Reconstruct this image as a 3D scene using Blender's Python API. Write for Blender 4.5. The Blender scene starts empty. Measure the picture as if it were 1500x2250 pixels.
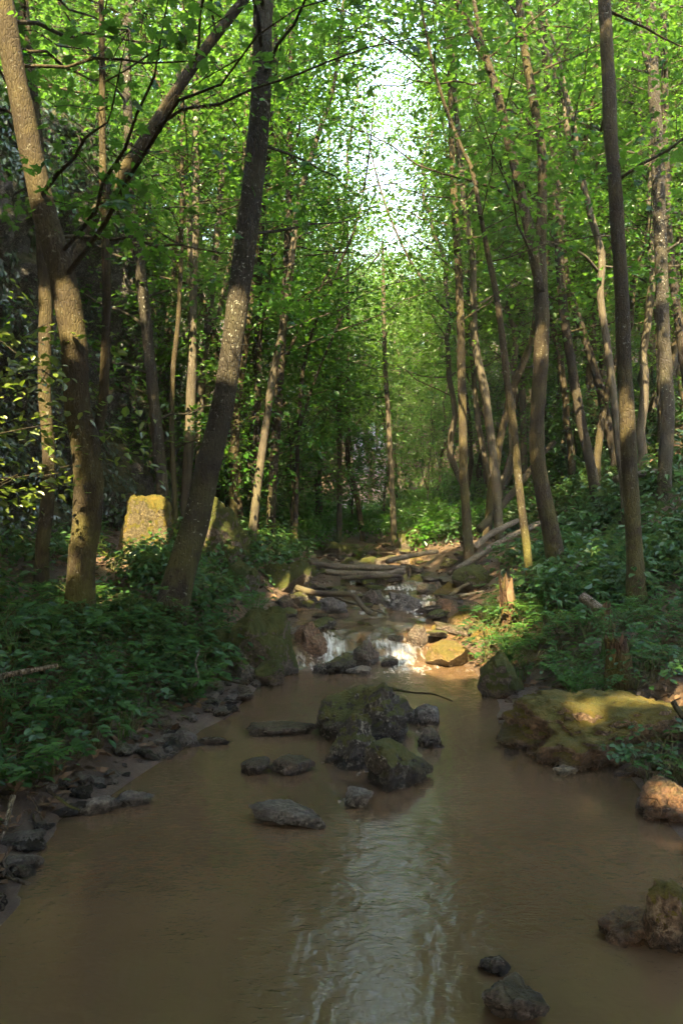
import bpy, bmesh, math, random
import numpy as np
from mathutils import Vector

random.seed(7)
RNG = np.random.default_rng(11)
SC = bpy.context.scene
COL = SC.collection

# ------------------------------------------------------------------ camera, sky, sun, exposure
CAM_Z = 1.6
cam_data = bpy.data.cameras.new('camera')
cam_data.sensor_fit = 'VERTICAL'
cam_data.sensor_height = 36.0
cam_data.sensor_width = 24.0
cam_data.lens = 28.0
cam_data.clip_start = 0.05
cam_data.clip_end = 2000.0
cam = bpy.data.objects.new('camera', cam_data)
COL.objects.link(cam)
cam.location = (0, 0, CAM_Z)
cam.rotation_euler = (math.radians(90), 0, 0)
SC.camera = cam

SUN_EL = math.radians(45)
SUN_AZ = math.radians(9)            # measured from straight behind the camera towards the left
S = np.array([-math.sin(SUN_AZ) * math.cos(SUN_EL), -math.cos(SUN_AZ) * math.cos(SUN_EL), math.sin(SUN_EL)])

world = bpy.data.worlds.new('World')
SC.world = world
world.use_nodes = True
wn = world.node_tree
wn.nodes.clear()
w_out = wn.nodes.new('ShaderNodeOutputWorld')
w_bg = wn.nodes.new('ShaderNodeBackground')
w_sky = wn.nodes.new('ShaderNodeTexSky')
w_sky.sky_type = 'NISHITA'
w_sky.sun_disc = False
w_sky.sun_elevation = SUN_EL
w_sky.sun_rotation = math.atan2(S[0], S[1])
w_sky.air_density = 1.6
w_sky.dust_density = 3.5
w_sky.ozone_density = 1.0
w_bg.inputs['Strength'].default_value = 0.14
wn.links.new(w_sky.outputs[0], w_bg.inputs[0])
wn.links.new(w_bg.outputs[0], w_out.inputs[0])

sun_data = bpy.data.lights.new('sun', 'SUN')
sun_data.energy = 5.0
sun_data.angle = math.radians(0.5)
sun_data.color = (1.0, 0.78, 0.43)
sun = bpy.data.objects.new('sun', sun_data)
COL.objects.link(sun)
sun.location = tuple(S * 60)
sun.rotation_euler = Vector(-S).to_track_quat('-Z', 'Y').to_euler()

SC.view_settings.view_transform = 'Standard'
SC.view_settings.look = 'None'
SC.view_settings.gamma = 1.0
SC.view_settings.use_curve_mapping = False
SC.view_settings.exposure = 3.32
SC.render.engine = 'CYCLES'
SC.cycles.max_bounces = 5
SC.cycles.diffuse_bounces = 3
SC.cycles.glossy_bounces = 2
SC.cycles.transmission_bounces = 4
SC.cycles.volume_bounces = 0
SC.cycles.use_adaptive_sampling = True
SC.cycles.adaptive_threshold = 0.03
SC.cycles.sample_clamp_indirect = 6.0
SC.cycles.use_denoising = True

# ------------------------------------------------------------------ helpers
F = 1750.0


def px(u, v, d):
    """photo pixel and distance -> place"""
    return np.array([(u - 750) / F * d, d, CAM_Z - (v - 1125) / F * d])


def sstep(a, b, x):
    t = np.clip((np.asarray(x, float) - a) / (b - a), 0, 1)
    return t * t * (3 - 2 * t)


def _hash(ix, iy, iz, seed):
    h = (ix.astype(np.int64) * 374761393 + iy.astype(np.int64) * 668265263 + iz.astype(np.int64) * 2147483647 + seed * 144665) & 0xFFFFFFFF
    h = ((h ^ (h >> 13)) * 1274126177) & 0xFFFFFFFF
    h = h ^ (h >> 16)
    return (h & 0xFFFF) / 32767.5 - 1.0


def noise(p, seed=0):
    p = np.asarray(p, float)
    i = np.floor(p).astype(np.int64)
    f = p - i
    u = f * f * (3 - 2 * f)
    r = 0
    for dx in (0, 1):
        for dy in (0, 1):
            for dz in (0, 1):
                w = (u[..., 0] if dx else 1 - u[..., 0]) * (u[..., 1] if dy else 1 - u[..., 1]) * (u[..., 2] if dz else 1 - u[..., 2])
                r = r + w * _hash(i[..., 0] + dx, i[..., 1] + dy, i[..., 2] + dz, seed)
    return r


def fbm(p, octv=4, seed=0, gain=0.5):
    p = np.asarray(p, float)
    a, r = 1.0, 0
    for k in range(octv):
        r = r + a * noise(p * (2.03 ** k) + 17.3 * k, seed + k)
        a *= gain
    return r


def xyz(x, y, z=0.0):
    x, y, z = np.broadcast_arrays(np.asarray(x, float), np.asarray(y, float), np.asarray(z, float))
    return np.stack([x, y, z], -1)


def mesh_data(name, verts, faces, mats, smooth=True, attrs=None, mat_idx=None):
    verts = np.asarray(verts, np.float32)
    if not isinstance(faces, (list, tuple)):
        faces = [faces]
    me = bpy.data.meshes.new(name)
    me.vertices.add(len(verts))
    me.vertices.foreach_set('co', verts.ravel())
    loops = np.concatenate([np.asarray(f, np.int32).ravel() for f in faces])
    counts = np.concatenate([np.full(len(f), f.shape[1], np.int32) for f in faces])
    starts = np.concatenate([[0], np.cumsum(counts)[:-1]]).astype(np.int32)
    me.loops.add(len(loops))
    me.loops.foreach_set('vertex_index', loops)
    me.polygons.add(len(counts))
    me.polygons.foreach_set('loop_start', starts)
    me.polygons.foreach_set('loop_total', counts)
    me.polygons.foreach_set('use_smooth', np.full(len(counts), bool(smooth)))
    if mat_idx is not None:
        me.polygons.foreach_set('material_index', np.asarray(mat_idx, np.int32))
    if not isinstance(mats, (list, tuple)):
        mats = [mats]
    for m in mats:
        me.materials.append(m)
    for k, v in (attrs or {}).items():
        a = me.attributes.new(k, 'FLOAT', 'POINT')
        a.data.foreach_set('value', np.asarray(v, np.float32))
    me.update(calc_edges=True)
    return me


def obj(name, data, parent=None, loc=None):
    o = bpy.data.objects.new(name, data)
    COL.objects.link(o)
    if parent is not None:
        o.parent = parent
    if loc is not None:
        o.location = tuple(loc)
    return o


def tag(o, label=None, cat=None, group=None, kind=None):
    if label:
        o['label'] = label
    if cat:
        o['category'] = cat
    if group:
        o['group'] = group
    if kind:
        o['kind'] = kind
    return o


def grid_faces(n, m, wrap=False):
    """n rows x m columns of vertices"""
    i, j = np.meshgrid(np.arange(n - 1), np.arange(m if wrap else m - 1), indexing='ij')
    i, j = i.ravel(), j.ravel()
    j2 = (j + 1) % m
    return np.stack([i * m + j, i * m + j2, (i + 1) * m + j2, (i + 1) * m + j], 1)


# ------------------------------------------------------------------ materials
def new_mat(name):
    m = bpy.data.materials.new(name)
    m.use_nodes = True
    nt = m.node_tree
    nt.nodes.clear()
    return m, nt


def N(nt, kind, **kw):
    n = nt.nodes.new(kind)
    for k, v in kw.items():
        if k.startswith('i_'):
            n.inputs[k[2:].replace('_', ' ')].default_value = v
        else:
            setattr(n, k, v)
    return n


def ramp(nt, fac, stops, interp='LINEAR'):
    r = nt.nodes.new('ShaderNodeValToRGB')
    r.color_ramp.interpolation = interp
    e = r.color_ramp.elements
    while len(e) < len(stops):
        e.new(0.5)
    for k, (p, c) in enumerate(stops):
        e[k].position = p
        e[k].color = (c, c, c, 1) if isinstance(c, (int, float)) else (*c, 1)
    nt.links.new(fac, r.inputs[0])
    return r.outputs[0]


def mixc(nt, fac, a, b, blend='MIX'):
    m = nt.nodes.new('ShaderNodeMix')
    m.data_type = 'RGBA'
    m.blend_type = blend
    for s, v in ((0, fac), (6, a), (7, b)):
        if isinstance(v, (int, float)):
            m.inputs[s].default_value = v
        elif isinstance(v, tuple):
            m.inputs[s].default_value = (*v, 1)
        else:
            nt.links.new(v, m.inputs[s])
    return m.outputs[2]


def math_n(nt, op, a, b=None, clamp=False):
    m = nt.nodes.new('ShaderNodeMath')
    m.operation = op
    m.use_clamp = clamp
    for s, v in ((0, a), (1, b)):
        if v is None:
            continue
        if isinstance(v, (int, float)):
            m.inputs[s].default_value = v
        else:
            nt.links.new(v, m.inputs[s])
    return m.outputs[0]


def tex(nt, co, scale, detail=4, rough=0.55, dist=0.0):
    t = nt.nodes.new('ShaderNodeTexNoise')
    t.inputs['Scale'].default_value = scale
    t.inputs['Detail'].default_value = detail
    t.inputs['Roughness'].default_value = rough
    t.inputs['Distortion'].default_value = dist
    nt.links.new(co, t.inputs['Vector'])
    return t.outputs[0]


def mapping(nt, co, scale=(1, 1, 1), loc=(0, 0, 0)):
    m = nt.nodes.new('ShaderNodeMapping')
    m.inputs['Scale'].default_value = scale
    m.inputs['Location'].default_value = loc
    nt.links.new(co, m.inputs['Vector'])
    return m.outputs[0]


def finish(nt, color, rough, bump_h=None, bump_d=0.02, bump_s=1.0, spec=0.3):
    b = nt.nodes.new('ShaderNodeBsdfPrincipled')
    o = nt.nodes.new('ShaderNodeOutputMaterial')
    for s, v in (('Base Color', color), ('Roughness', rough), ('Specular IOR Level', spec)):
        if isinstance(v, tuple):
            b.inputs[s].default_value = (*v, 1)
        elif isinstance(v, (int, float)):
            b.inputs[s].default_value = v
        else:
            nt.links.new(v, b.inputs[s])
    if bump_h is not None:
        bp = nt.nodes.new('ShaderNodeBump')
        bp.inputs['Strength'].default_value = bump_s
        bp.inputs['Distance'].default_value = bump_d
        nt.links.new(bump_h, bp.inputs['Height'])
        nt.links.new(bp.outputs[0], b.inputs['Normal'])
    nt.links.new(b.outputs[0], o.inputs[0])
    return b


def leaf_mat(name, dark, light, trans=0.45, gloss=0.06, tint=(1.0, 1.28, 0.42)):
    m, nt = new_mat(name)
    at = N(nt, 'ShaderNodeAttribute', attribute_name='var')
    oi = N(nt, 'ShaderNodeObjectInfo')
    f = math_n(nt, 'ADD', math_n(nt, 'MULTIPLY', at.outputs['Fac'], 0.8), math_n(nt, 'MULTIPLY', oi.outputs['Random'], 0.25))
    c = ramp(nt, f, [(0.0, dark), (0.55, tuple((a + b) / 2 for a, b in zip(dark, light))), (1.0, light)])
    geo = N(nt, 'ShaderNodeNewGeometry')
    c = mixc(nt, math_n(nt, 'MULTIPLY', geo.outputs['Backfacing'], 0.35), c, (0.16, 0.2, 0.1))
    d = N(nt, 'ShaderNodeBsdfDiffuse')
    t = N(nt, 'ShaderNodeBsdfTranslucent')
    g = N(nt, 'ShaderNodeBsdfGlossy', i_Roughness=0.38)
    g.inputs['Color'].default_value = (0.9, 0.95, 1.0, 1)
    nt.links.new(c, d.inputs[0])
    nt.links.new(mixc(nt, 1.0, c, tint, 'MULTIPLY'), t.inputs[0])
    mx = N(nt, 'ShaderNodeMixShader')
    mx.inputs[0].default_value = trans
    nt.links.new(d.outputs[0], mx.inputs[1])
    nt.links.new(t.outputs[0], mx.inputs[2])
    m2 = N(nt, 'ShaderNodeMixShader')
    m2.inputs[0].default_value = gloss
    nt.links.new(mx.outputs[0], m2.inputs[1])
    nt.links.new(g.outputs[0], m2.inputs[2])
    o = N(nt, 'ShaderNodeOutputMaterial')
    nt.links.new(m2.outputs[0], o.inputs[0])
    return m


def bark_mat(name, c0, c1, lichen=0.35, moss=0.3, fiss=1.0):
    moss = min(1.0, moss * 1.6)
    m, nt = new_mat(name)
    tc = N(nt, 'ShaderNodeNewGeometry').outputs['Position']
    st = mapping(nt, tc, (1, 1, 0.16))
    n1 = tex(nt, st, 42, 5, 0.6, 0.6)
    n2 = tex(nt, tc, 3.0, 4, 0.6)
    n3 = tex(nt, tc, 28, 3, 0.5)
    n4 = tex(nt, tc, 1.3, 3, 0.5)
    v = N(nt, 'ShaderNodeTexVoronoi', feature='DISTANCE_TO_EDGE', i_Scale=52.0)
    nt.links.new(mapping(nt, tc, (1, 1, 0.28)), v.inputs['Vector'])
    crack = ramp(nt, v.outputs['Distance'], [(0.0, 0.0), (0.16, 1.0)])
    base = mixc(nt, ramp(nt, n2, [(0.3, 0.0), (0.7, 1.0)]), c0, c1)
    base = mixc(nt, 0.75, base, ramp(nt, n1, [(0.25, 0.28), (0.5, 0.9), (0.75, 1.35)]), 'MULTIPLY')
    base = mixc(nt, math_n(nt, 'MULTIPLY', math_n(nt, 'SUBTRACT', 1.0, crack), 0.55 * fiss), base, (0.02, 0.015, 0.01))
    lm = math_n(nt, 'MULTIPLY', ramp(nt, n3, [(0.62, 0.0), (0.70, 1.0)]), ramp(nt, n4, [(0.42, 0.0), (0.62, 1.0)]))
    base = mixc(nt, math_n(nt, 'MULTIPLY', lm, lichen), base, (0.30, 0.31, 0.27))
    sep = N(nt, 'ShaderNodeSeparateXYZ')
    nt.links.new(tc, sep.inputs[0])
    low = ramp(nt, math_n(nt, 'ADD', math_n(nt, 'MULTIPLY', sep.outputs[2], 0.22), math_n(nt, 'MULTIPLY', n2, 0.7)), [(0.45, 1.0), (0.95, 0.12)])
    mm = math_n(nt, 'MULTIPLY', math_n(nt, 'MULTIPLY', low, ramp(nt, n2, [(0.42, 0.0), (0.66, 1.0)])), moss)
    base = mixc(nt, mm, base, (0.085, 0.09, 0.012))
    h = math_n(nt, 'ADD', math_n(nt, 'MULTIPLY', n1, 0.7), math_n(nt, 'MULTIPLY', crack, 0.5 * fiss))
    finish(nt, base, 0.85, h, 0.022, 0.9, 0.2)
    return m


def rock_mat(name, c0, c1, moss=0.5, thr=0.35, lichen=0.3, wet_top=0.10, moss_c=(0.055, 0.07, 0.008), gloss=0.6, mud=0.0):
    m, nt = new_mat(name)
    geo = N(nt, 'ShaderNodeNewGeometry')
    P = geo.outputs['Position']
    sepn = N(nt, 'ShaderNodeSeparateXYZ')
    nt.links.new(geo.outputs['Normal'], sepn.inputs[0])
    sepp = N(nt, 'ShaderNodeSeparateXYZ')
    nt.links.new(P, sepp.inputs[0])
    n1 = tex(nt, P, 7.5, 6, 0.66, 0.5)
    n2 = tex(nt, P, 42, 8, 0.74, 0.3)
    n3 = tex(nt, P, 150, 4, 0.65)
    n5 = tex(nt, P, 12, 7, 0.68, 0.6)
    base = mixc(nt, ramp(nt, n1, [(0.32, 0.0), (0.68, 1.0)]), c0, c1)
    base = mixc(nt, 0.8, base, ramp(nt, n2, [(0.34, 0.10), (0.5, 0.8), (0.66, 1.9)]), 'MULTIPLY')
    cv = N(nt, 'ShaderNodeTexVoronoi', feature='DISTANCE_TO_EDGE', i_Scale=5.5)
    wv = N(nt, 'ShaderNodeVectorMath', operation='ADD')
    nv = nt.nodes.new('ShaderNodeTexNoise')
    nv.inputs['Scale'].default_value = 6.0
    nv.inputs['Detail'].default_value = 5.0
    nt.links.new(P, nv.inputs['Vector'])
    sv = N(nt, 'ShaderNodeVectorMath', operation='SCALE')
    sv.inputs['Scale'].default_value = 0.32
    nt.links.new(nv.outputs['Color'], sv.inputs[0])
    nt.links.new(P, wv.inputs[0])
    nt.links.new(sv.outputs[0], wv.inputs[1])
    nt.links.new(wv.outputs[0], cv.inputs['Vector'])
    crack = math_n(nt, 'MULTIPLY', ramp(nt, cv.outputs['Distance'], [(0.0, 1.0), (0.035, 0.0)]), ramp(nt, n1, [(0.42, 0.0), (0.58, 1.0)]))
    base = mixc(nt, math_n(nt, 'MULTIPLY', crack, 0.85), base, (0.012, 0.010, 0.008))
    lm = ramp(nt, math_n(nt, 'ADD', math_n(nt, 'MULTIPLY', n2, 0.6), math_n(nt, 'MULTIPLY', n5, 0.5)), [(0.58, 0.0), (0.61, 1.0)])
    base = mixc(nt, math_n(nt, 'MULTIPLY', lm, lichen), base, (0.42, 0.42, 0.36))
    mo = math_n(nt, 'ADD', math_n(nt, 'MULTIPLY', sepn.outputs[2], 0.75), math_n(nt, 'MULTIPLY', n5, 0.9))
    mo = math_n(nt, 'ADD', mo, math_n(nt, 'MULTIPLY', n2, 0.25))
    mm = math_n(nt, 'MULTIPLY', ramp(nt, math_n(nt, 'SUBTRACT', mo, thr), [(0.45, 0.0), (0.54, 1.0)]), moss)
    hgt = math_n(nt, 'ADD', sepp.outputs[2], math_n(nt, 'MULTIPLY', math_n(nt, 'SUBTRACT', n2, 0.5), 0.12))
    wet = ramp(nt, hgt, [(max(0.0, wet_top - 0.04), 1.0), (wet_top + 0.05, 0.0)])
    mm = math_n(nt, 'MULTIPLY', mm, math_n(nt, 'SUBTRACT', 1.0, wet))
    mossc = mixc(nt, ramp(nt, n3, [(0.3, 0.0), (0.7, 1.0)]), tuple(c * 0.28 for c in moss_c), tuple(c * 1.7 for c in moss_c))
    mossc = mixc(nt, ramp(nt, n1, [(0.4, 0.0), (0.65, 1.0)]), mossc, (moss_c[0] * 1.7, moss_c[1] * 1.25, moss_c[2]))
    col = mixc(nt, math_n(nt, 'MULTIPLY', wet, 0.9), base, mixc(nt, 1.0, base, (0.30, 0.28, 0.27), 'MULTIPLY'))
    col = mixc(nt, mm, col, mossc)
    rough = math_n(nt, 'SUBTRACT', math_n(nt, 'ADD', gloss, math_n(nt, 'MULTIPLY', mm, 0.3)), math_n(nt, 'MULTIPLY', wet, gloss * 0.62), True)
    h = math_n(nt, 'ADD', math_n(nt, 'MULTIPLY', n2, 0.8), math_n(nt, 'MULTIPLY', n1, 1.2))
    h = math_n(nt, 'ADD', h, math_n(nt, 'MULTIPLY', math_n(nt, 'MULTIPLY', n3, mm), 0.7))
    h = math_n(nt, 'ADD', h, math_n(nt, 'MULTIPLY', n3, 0.18))
    h = math_n(nt, 'SUBTRACT', h, math_n(nt, 'MULTIPLY', crack, 0.8))
    h = math_n(nt, 'ADD', h, math_n(nt, 'MULTIPLY', mm, 0.35))
    finish(nt, col, rough, h, 0.05, 1.0, 0.4)
    return m


M = {}
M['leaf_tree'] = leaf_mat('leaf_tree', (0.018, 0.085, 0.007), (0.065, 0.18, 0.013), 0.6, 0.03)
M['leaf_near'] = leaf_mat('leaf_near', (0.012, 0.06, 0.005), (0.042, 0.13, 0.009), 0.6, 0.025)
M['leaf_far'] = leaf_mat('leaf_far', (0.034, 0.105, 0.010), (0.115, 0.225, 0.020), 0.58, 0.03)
M['leaf_herb'] = leaf_mat('leaf_herb', (0.013, 0.045, 0.012), (0.042, 0.105, 0.022), 0.4, 0.025, (1.1, 1.15, 0.6))
M['leaf_sunlit'] = leaf_mat('leaf_sunlit', (0.05, 0.09, 0.008), (0.15, 0.18, 0.012))  # yellow of sunlit leaves put into the leaf colour
M['ivy'] = leaf_mat('ivy', (0.010, 0.028, 0.010), (0.03, 0.065, 0.02), 0.15, 0.08)
M['fern'] = leaf_mat('fern', (0.025, 0.075, 0.012), (0.06, 0.14, 0.02), 0.4, 0.03)
M['bark_brown'] = bark_mat('bark_brown', (0.024, 0.019, 0.012), (0.056, 0.044, 0.021), 0.4, 0.5, 0.6)
M['bark_grey'] = bark_mat('bark_grey', (0.025, 0.022, 0.017), (0.05, 0.045, 0.035), 0.75, 0.5)
M['bark_smooth'] = bark_mat('bark_smooth', (0.043, 0.037, 0.027), (0.084, 0.072, 0.052), 0.35, 0.35, 0.25)
M['bark_dark'] = bark_mat('bark_dark', (0.022, 0.018, 0.014), (0.046, 0.037, 0.028), 0.25, 0.5)
M['deadwood'] = bark_mat('deadwood', (0.055, 0.042, 0.034), (0.12, 0.096, 0.076), 0.2, 0.25)
M['deadwood_pale'] = bark_mat('deadwood_pale', (0.11, 0.09, 0.068), (0.21, 0.18, 0.14), 0.1, 0.15)
M['rotten'] = bark_mat('rotten', (0.04, 0.022, 0.013), (0.09, 0.052, 0.028), 0.05, 0.55)
M['rock_dark'] = rock_mat('rock_dark', (0.03, 0.024, 0.02), (0.085, 0.07, 0.056), 0.9, 0.42, 0.45)
M['rock_wet'] = rock_mat('rock_wet', (0.045, 0.035, 0.029), (0.13, 0.098, 0.076), 0.35, 0.62, 0.12, 0.035, gloss=0.36)
M['rock_slab'] = rock_mat('rock_slab', (0.075, 0.065, 0.058), (0.18, 0.158, 0.138), 0.1, 0.7, 0.15, 0.02, gloss=0.45)
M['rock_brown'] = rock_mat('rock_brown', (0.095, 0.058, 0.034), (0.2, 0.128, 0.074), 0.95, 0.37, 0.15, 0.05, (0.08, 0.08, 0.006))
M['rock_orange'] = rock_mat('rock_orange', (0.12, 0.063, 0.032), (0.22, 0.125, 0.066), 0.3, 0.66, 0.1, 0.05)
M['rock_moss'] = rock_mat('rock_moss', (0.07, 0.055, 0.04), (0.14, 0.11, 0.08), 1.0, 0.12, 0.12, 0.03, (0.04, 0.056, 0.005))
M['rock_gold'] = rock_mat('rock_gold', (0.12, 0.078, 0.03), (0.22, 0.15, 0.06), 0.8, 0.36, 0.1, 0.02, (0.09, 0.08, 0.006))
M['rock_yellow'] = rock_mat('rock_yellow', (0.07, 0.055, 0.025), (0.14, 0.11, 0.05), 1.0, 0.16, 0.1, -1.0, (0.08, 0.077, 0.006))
M['rock_pale'] = rock_mat('rock_pale', (0.22, 0.18, 0.12), (0.32, 0.27, 0.19), 0.0, 0.9, 0.1, 0.02)
M['cliff'] = rock_mat('cliff', (0.022, 0.02, 0.018), (0.085, 0.078, 0.07), 0.75, 0.33, 0.25, -1.0, (0.035, 0.045, 0.008))


def ground_mat():
    m, nt = new_mat('ground')
    geo = N(nt, 'ShaderNodeNewGeometry')
    P = geo.outputs['Position']
    wt = N(nt, 'ShaderNodeAttribute', attribute_name='mud')
    n1 = tex(nt, P, 1.4, 5, 0.6)
    n2 = tex(nt, P, 22, 8, 0.72)
    n3 = tex(nt, P, 110, 4, 0.6)
    v = N(nt, 'ShaderNodeTexVoronoi', i_Scale=22.0)
    nt.links.new(P, v.inputs['Vector'])
    litter = mixc(nt, ramp(nt, v.outputs['Color'], [(0.2, 0.0), (0.8, 1.0)]), (0.04, 0.026, 0.016), (0.12, 0.075, 0.042))
    soil = mixc(nt, ramp(nt, n2, [(0.35, 0.0), (0.65, 1.0)]), (0.03, 0.022, 0.015), (0.07, 0.052, 0.035))
    dry = mixc(nt, ramp(nt, n1, [(0.4, 0.0), (0.6, 1.0)]), soil, litter)
    mud = mixc(nt, ramp(nt, n2, [(0.3, 0.0), (0.7, 1.0)]), (0.04, 0.028, 0.021), (0.115, 0.078, 0.053))
    f = math_n(nt, 'ADD', wt.outputs['Fac'], math_n(nt, 'MULTIPLY', math_n(nt, 'SUBTRACT', n2, 0.5), 0.8))
    ff = ramp(nt, f, [(0.35, 0.0), (0.6, 1.0)])
    c = mixc(nt, ff, dry, mud)
    h = math_n(nt, 'ADD', n2, math_n(nt, 'MULTIPLY', n3, 0.35))
    rough = ramp(nt, ff, [(0.0, 0.9), (1.0, 0.42)])
    finish(nt, c, rough, h, 0.03, 0.9, 0.35)
    return m


def water_mat():
    m, nt = new_mat('muddy_water')
    geo = N(nt, 'ShaderNodeNewGeometry')
    P = geo.outputs['Position']
    fo = N(nt, 'ShaderNodeAttribute', attribute_name='foam')
    ch = N(nt, 'ShaderNodeAttribute', attribute_name='chop')
    n1 = tex(nt, mapping(nt, P, (1.0, 0.8, 1)), 8.5, 2, 0.45, 0.8)
    n2 = tex(nt, mapping(nt, P, (0.7, 1.3, 1)), 30.0, 3, 0.6, 0.9)
    n4 = tex(nt, P, 1.2, 3, 0.5)
    st = tex(nt, mapping(nt, P, (1.0, 0.16, 0.2)), 22, 4, 0.55, 0.5)
    sp = tex(nt, mapping(nt, P, (1.0, 0.5, 0.4)), 16, 4, 0.65)
    calm = ramp(nt, tex(nt, mapping(nt, P, (1.0, 0.45, 1)), 1.6, 4, 0.6, 0.8), [(0.36, 0.3), (0.62, 1.1)])
    h = math_n(nt, 'ADD', math_n(nt, 'MULTIPLY', n1, 0.9), math_n(nt, 'MULTIPLY', n2, 0.34))
    h = math_n(nt, 'MULTIPLY', h, math_n(nt, 'MULTIPLY', calm, math_n(nt, 'ADD', 0.35, ch.outputs['Fac'])))
    h = math_n(nt, 'ADD', h, math_n(nt, 'MULTIPLY', math_n(nt, 'MULTIPLY', st, fo.outputs['Fac']), 0.8))
    body = mixc(nt, ramp(nt, n4, [(0.3, 0.0), (0.7, 1.0)]), (0.074, 0.047, 0.026), (0.094, 0.061, 0.034))
    ft = math_n(nt, 'ADD', fo.outputs['Fac'], math_n(nt, 'MULTIPLY', math_n(nt, 'SUBTRACT', math_n(nt, 'ADD', math_n(nt, 'MULTIPLY', st, 0.6), math_n(nt, 'MULTIPLY', sp, 0.4)), 0.5), 2.8))
    fm = math_n(nt, 'MULTIPLY', ramp(nt, ft, [(0.30, 0.0), (1.0, 0.9)]), ramp(nt, fo.outputs['Fac'], [(0.02, 0.0), (0.25, 1.0)]))
    c = mixc(nt, fm, body, (0.52, 0.50, 0.46))
    r = math_n(nt, 'ADD', 0.015, math_n(nt, 'MULTIPLY', fm, 0.45))
    b = finish(nt, c, r, h, 0.008, 1.0, 0.5)
    b.inputs['IOR'].default_value = 1.58
    return m


M['ground'] = ground_mat()
M['water'] = water_mat()


def simple_mat(name, c0, c1, rough=0.8, scale=30, trans=False):
    m, nt = new_mat(name)
    at = N(nt, 'ShaderNodeAttribute', attribute_name='var')
    c = mixc(nt, at.outputs['Fac'], c0, c1)
    n = tex(nt, N(nt, 'ShaderNodeNewGeometry').outputs['Position'], scale, 3)
    c = mixc(nt, 0.5, c, ramp(nt, n, [(0.3, 0.6), (0.7, 1.3)]), 'MULTIPLY')
    finish(nt, c, rough, n, 0.004, 0.6, 0.25)
    return m


M['litter'] = simple_mat('litter', (0.04, 0.026, 0.016), (0.14, 0.088, 0.05))
M['stem_green'] = simple_mat('stem_green', (0.05, 0.07, 0.02), (0.1, 0.08, 0.04))
M['stem_brown'] = simple_mat('stem_brown', (0.05, 0.035, 0.025), (0.1, 0.07, 0.05))
M['wood_break'] = simple_mat('wood_break', (0.06, 0.036, 0.02), (0.12, 0.075, 0.04))

# ------------------------------------------------------------------ the shape of the valley
_y = np.array([-12, 0, 3.2, 4.15, 4.55, 5.44, 6.44, 7.67, 8.6, 9.2, 10.5, 12, 13.5, 16, 18, 25, 60, 120])
_l = np.array([-2.1, -1.7, -1.42, -1.55, -1.35, -1.15, -.94, -.80, -.62, -.62, -.48, -.25, .0, -.1, -.3, -.2, 1.5, 4])
_yr = np.array([-12, 0, 3.2, 4.1, 5.0, 5.5, 6.0, 6.5, 7.2, 8.2, 9.0, 10.5, 12, 13.5, 16, 18, 25, 60, 120])
_r = np.array([2.2, 1.9, 1.75, 1.75, 1.75, 1.6, 1.25, 1.35, 1.35, 1.35, 1.5, 1.7, 1.6, 1.5, 1.1, .7, .7, 3, 6])
_wy = np.array([-12, 8.15, 8.45, 8.75, 9.0, 10.25, 10.6, 10.75, 11.9, 12.3, 12.5, 14.2, 14.5, 17, 20, 60, 120])
_wz = np.array([0, 0, 0.045, 0.16, 0.20, 0.27, 0.31, 0.36, 0.42, 0.455, 0.50, 0.57, 0.62, 0.75, 0.95, 2.6, 6])


def xl(y):
    return np.interp(y, _y, _l) + 0.06 * noise(xyz(y * 1.9, 3.3), 3)


def xr(y):
    return np.interp(y, _yr, _r) + 0.06 * noise(xyz(y * 1.9, 7.7), 4)


def W(y):
    return np.interp(y, _wy, _wz)


CP = np.array([(-16, 3.0), (-9, 6.0), (-6, 8.0), (-5.0, 9.6), (-4.3, 11.5), (-3.8, 13.5), (-3.5, 15.5), (-4.6, 18), (-7, 20.5), (-14, 24)])


def cliff_dist(x, y):
    """distance behind the foot of the cliff (positive = inside the rock)"""
    xc = np.interp(y, CP[:, 1], CP[:, 0], left=-60, right=-60)
    return (xc - x) * 0.85


def H(x, y):
    x, y = np.broadcast_arrays(np.asarray(x, float), np.asarray(y, float))
    w = W(y)
    tl = xl(y) - x
    tr = x - xr(y)
    t = np.maximum(tl, tr)
    left = tl > tr
    bed = -0.28 * sstep(0.0, 0.45, -t) * (1 - 1.25 * sstep(16.5, 18.5, y))
    tt = np.maximum(t, 0)
    nz = fbm(xyz(x * 0.9, y * 0.9), 4, 21)
    nf = fbm(xyz(x * 3.1, y * 3.1), 3, 31)
    # left: a muddy edge, a bank shelf, then the slope
    zl = 0.06 * sstep(0, 0.25, tt) + 0.40 * sstep(0.2, 1.1, tt) + 0.13 * np.maximum(tt - 0.8, 0)
    zl = zl + 0.42 * np.maximum(tt - 6.5, 0) * sstep(6.5, 14, tt) + 0.06 * nz * sstep(0.3, 1.5, tt)
    far_l = 0.34 * np.maximum(tt - 3.5, 0) * sstep(17, 21, y)
    zl = zl + far_l
    cd = cliff_dist(x, y)
    zl = zl + 6.3 * sstep(0.15, 1.6, cd) + 0.35 * np.clip(cd - 1.6, 0, 10)
    # right: beach, then a long steep slope
    beach = sstep(5.6, 6.2, y) * (1 - sstep(6.9, 7.4, y))
    zr = 0.05 * sstep(0, 0.2, tt) + 0.34 * sstep(0.15 + 0.35 * beach, 0.9 + 0.9 * beach, tt) + 0.08 * np.maximum(tt - 0.8, 0)
    zr = zr + 0.50 * np.maximum(tt - 1.7, 0) * sstep(1.2, 3.2, tt) + 0.10 * nz * sstep(0.6, 2.5, tt)
    z = np.where(left, zl, zr)
    z = z + 0.035 * nf * sstep(0.05, 0.8, tt) + 0.012 * nf
    # the valley closes far behind
    z = z + 0.22 * np.maximum(y - 42, 0) * sstep(42, 60, y) + 0.25 * nz * sstep(18, 30, y)
    return w + z + bed + 0.012


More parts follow.
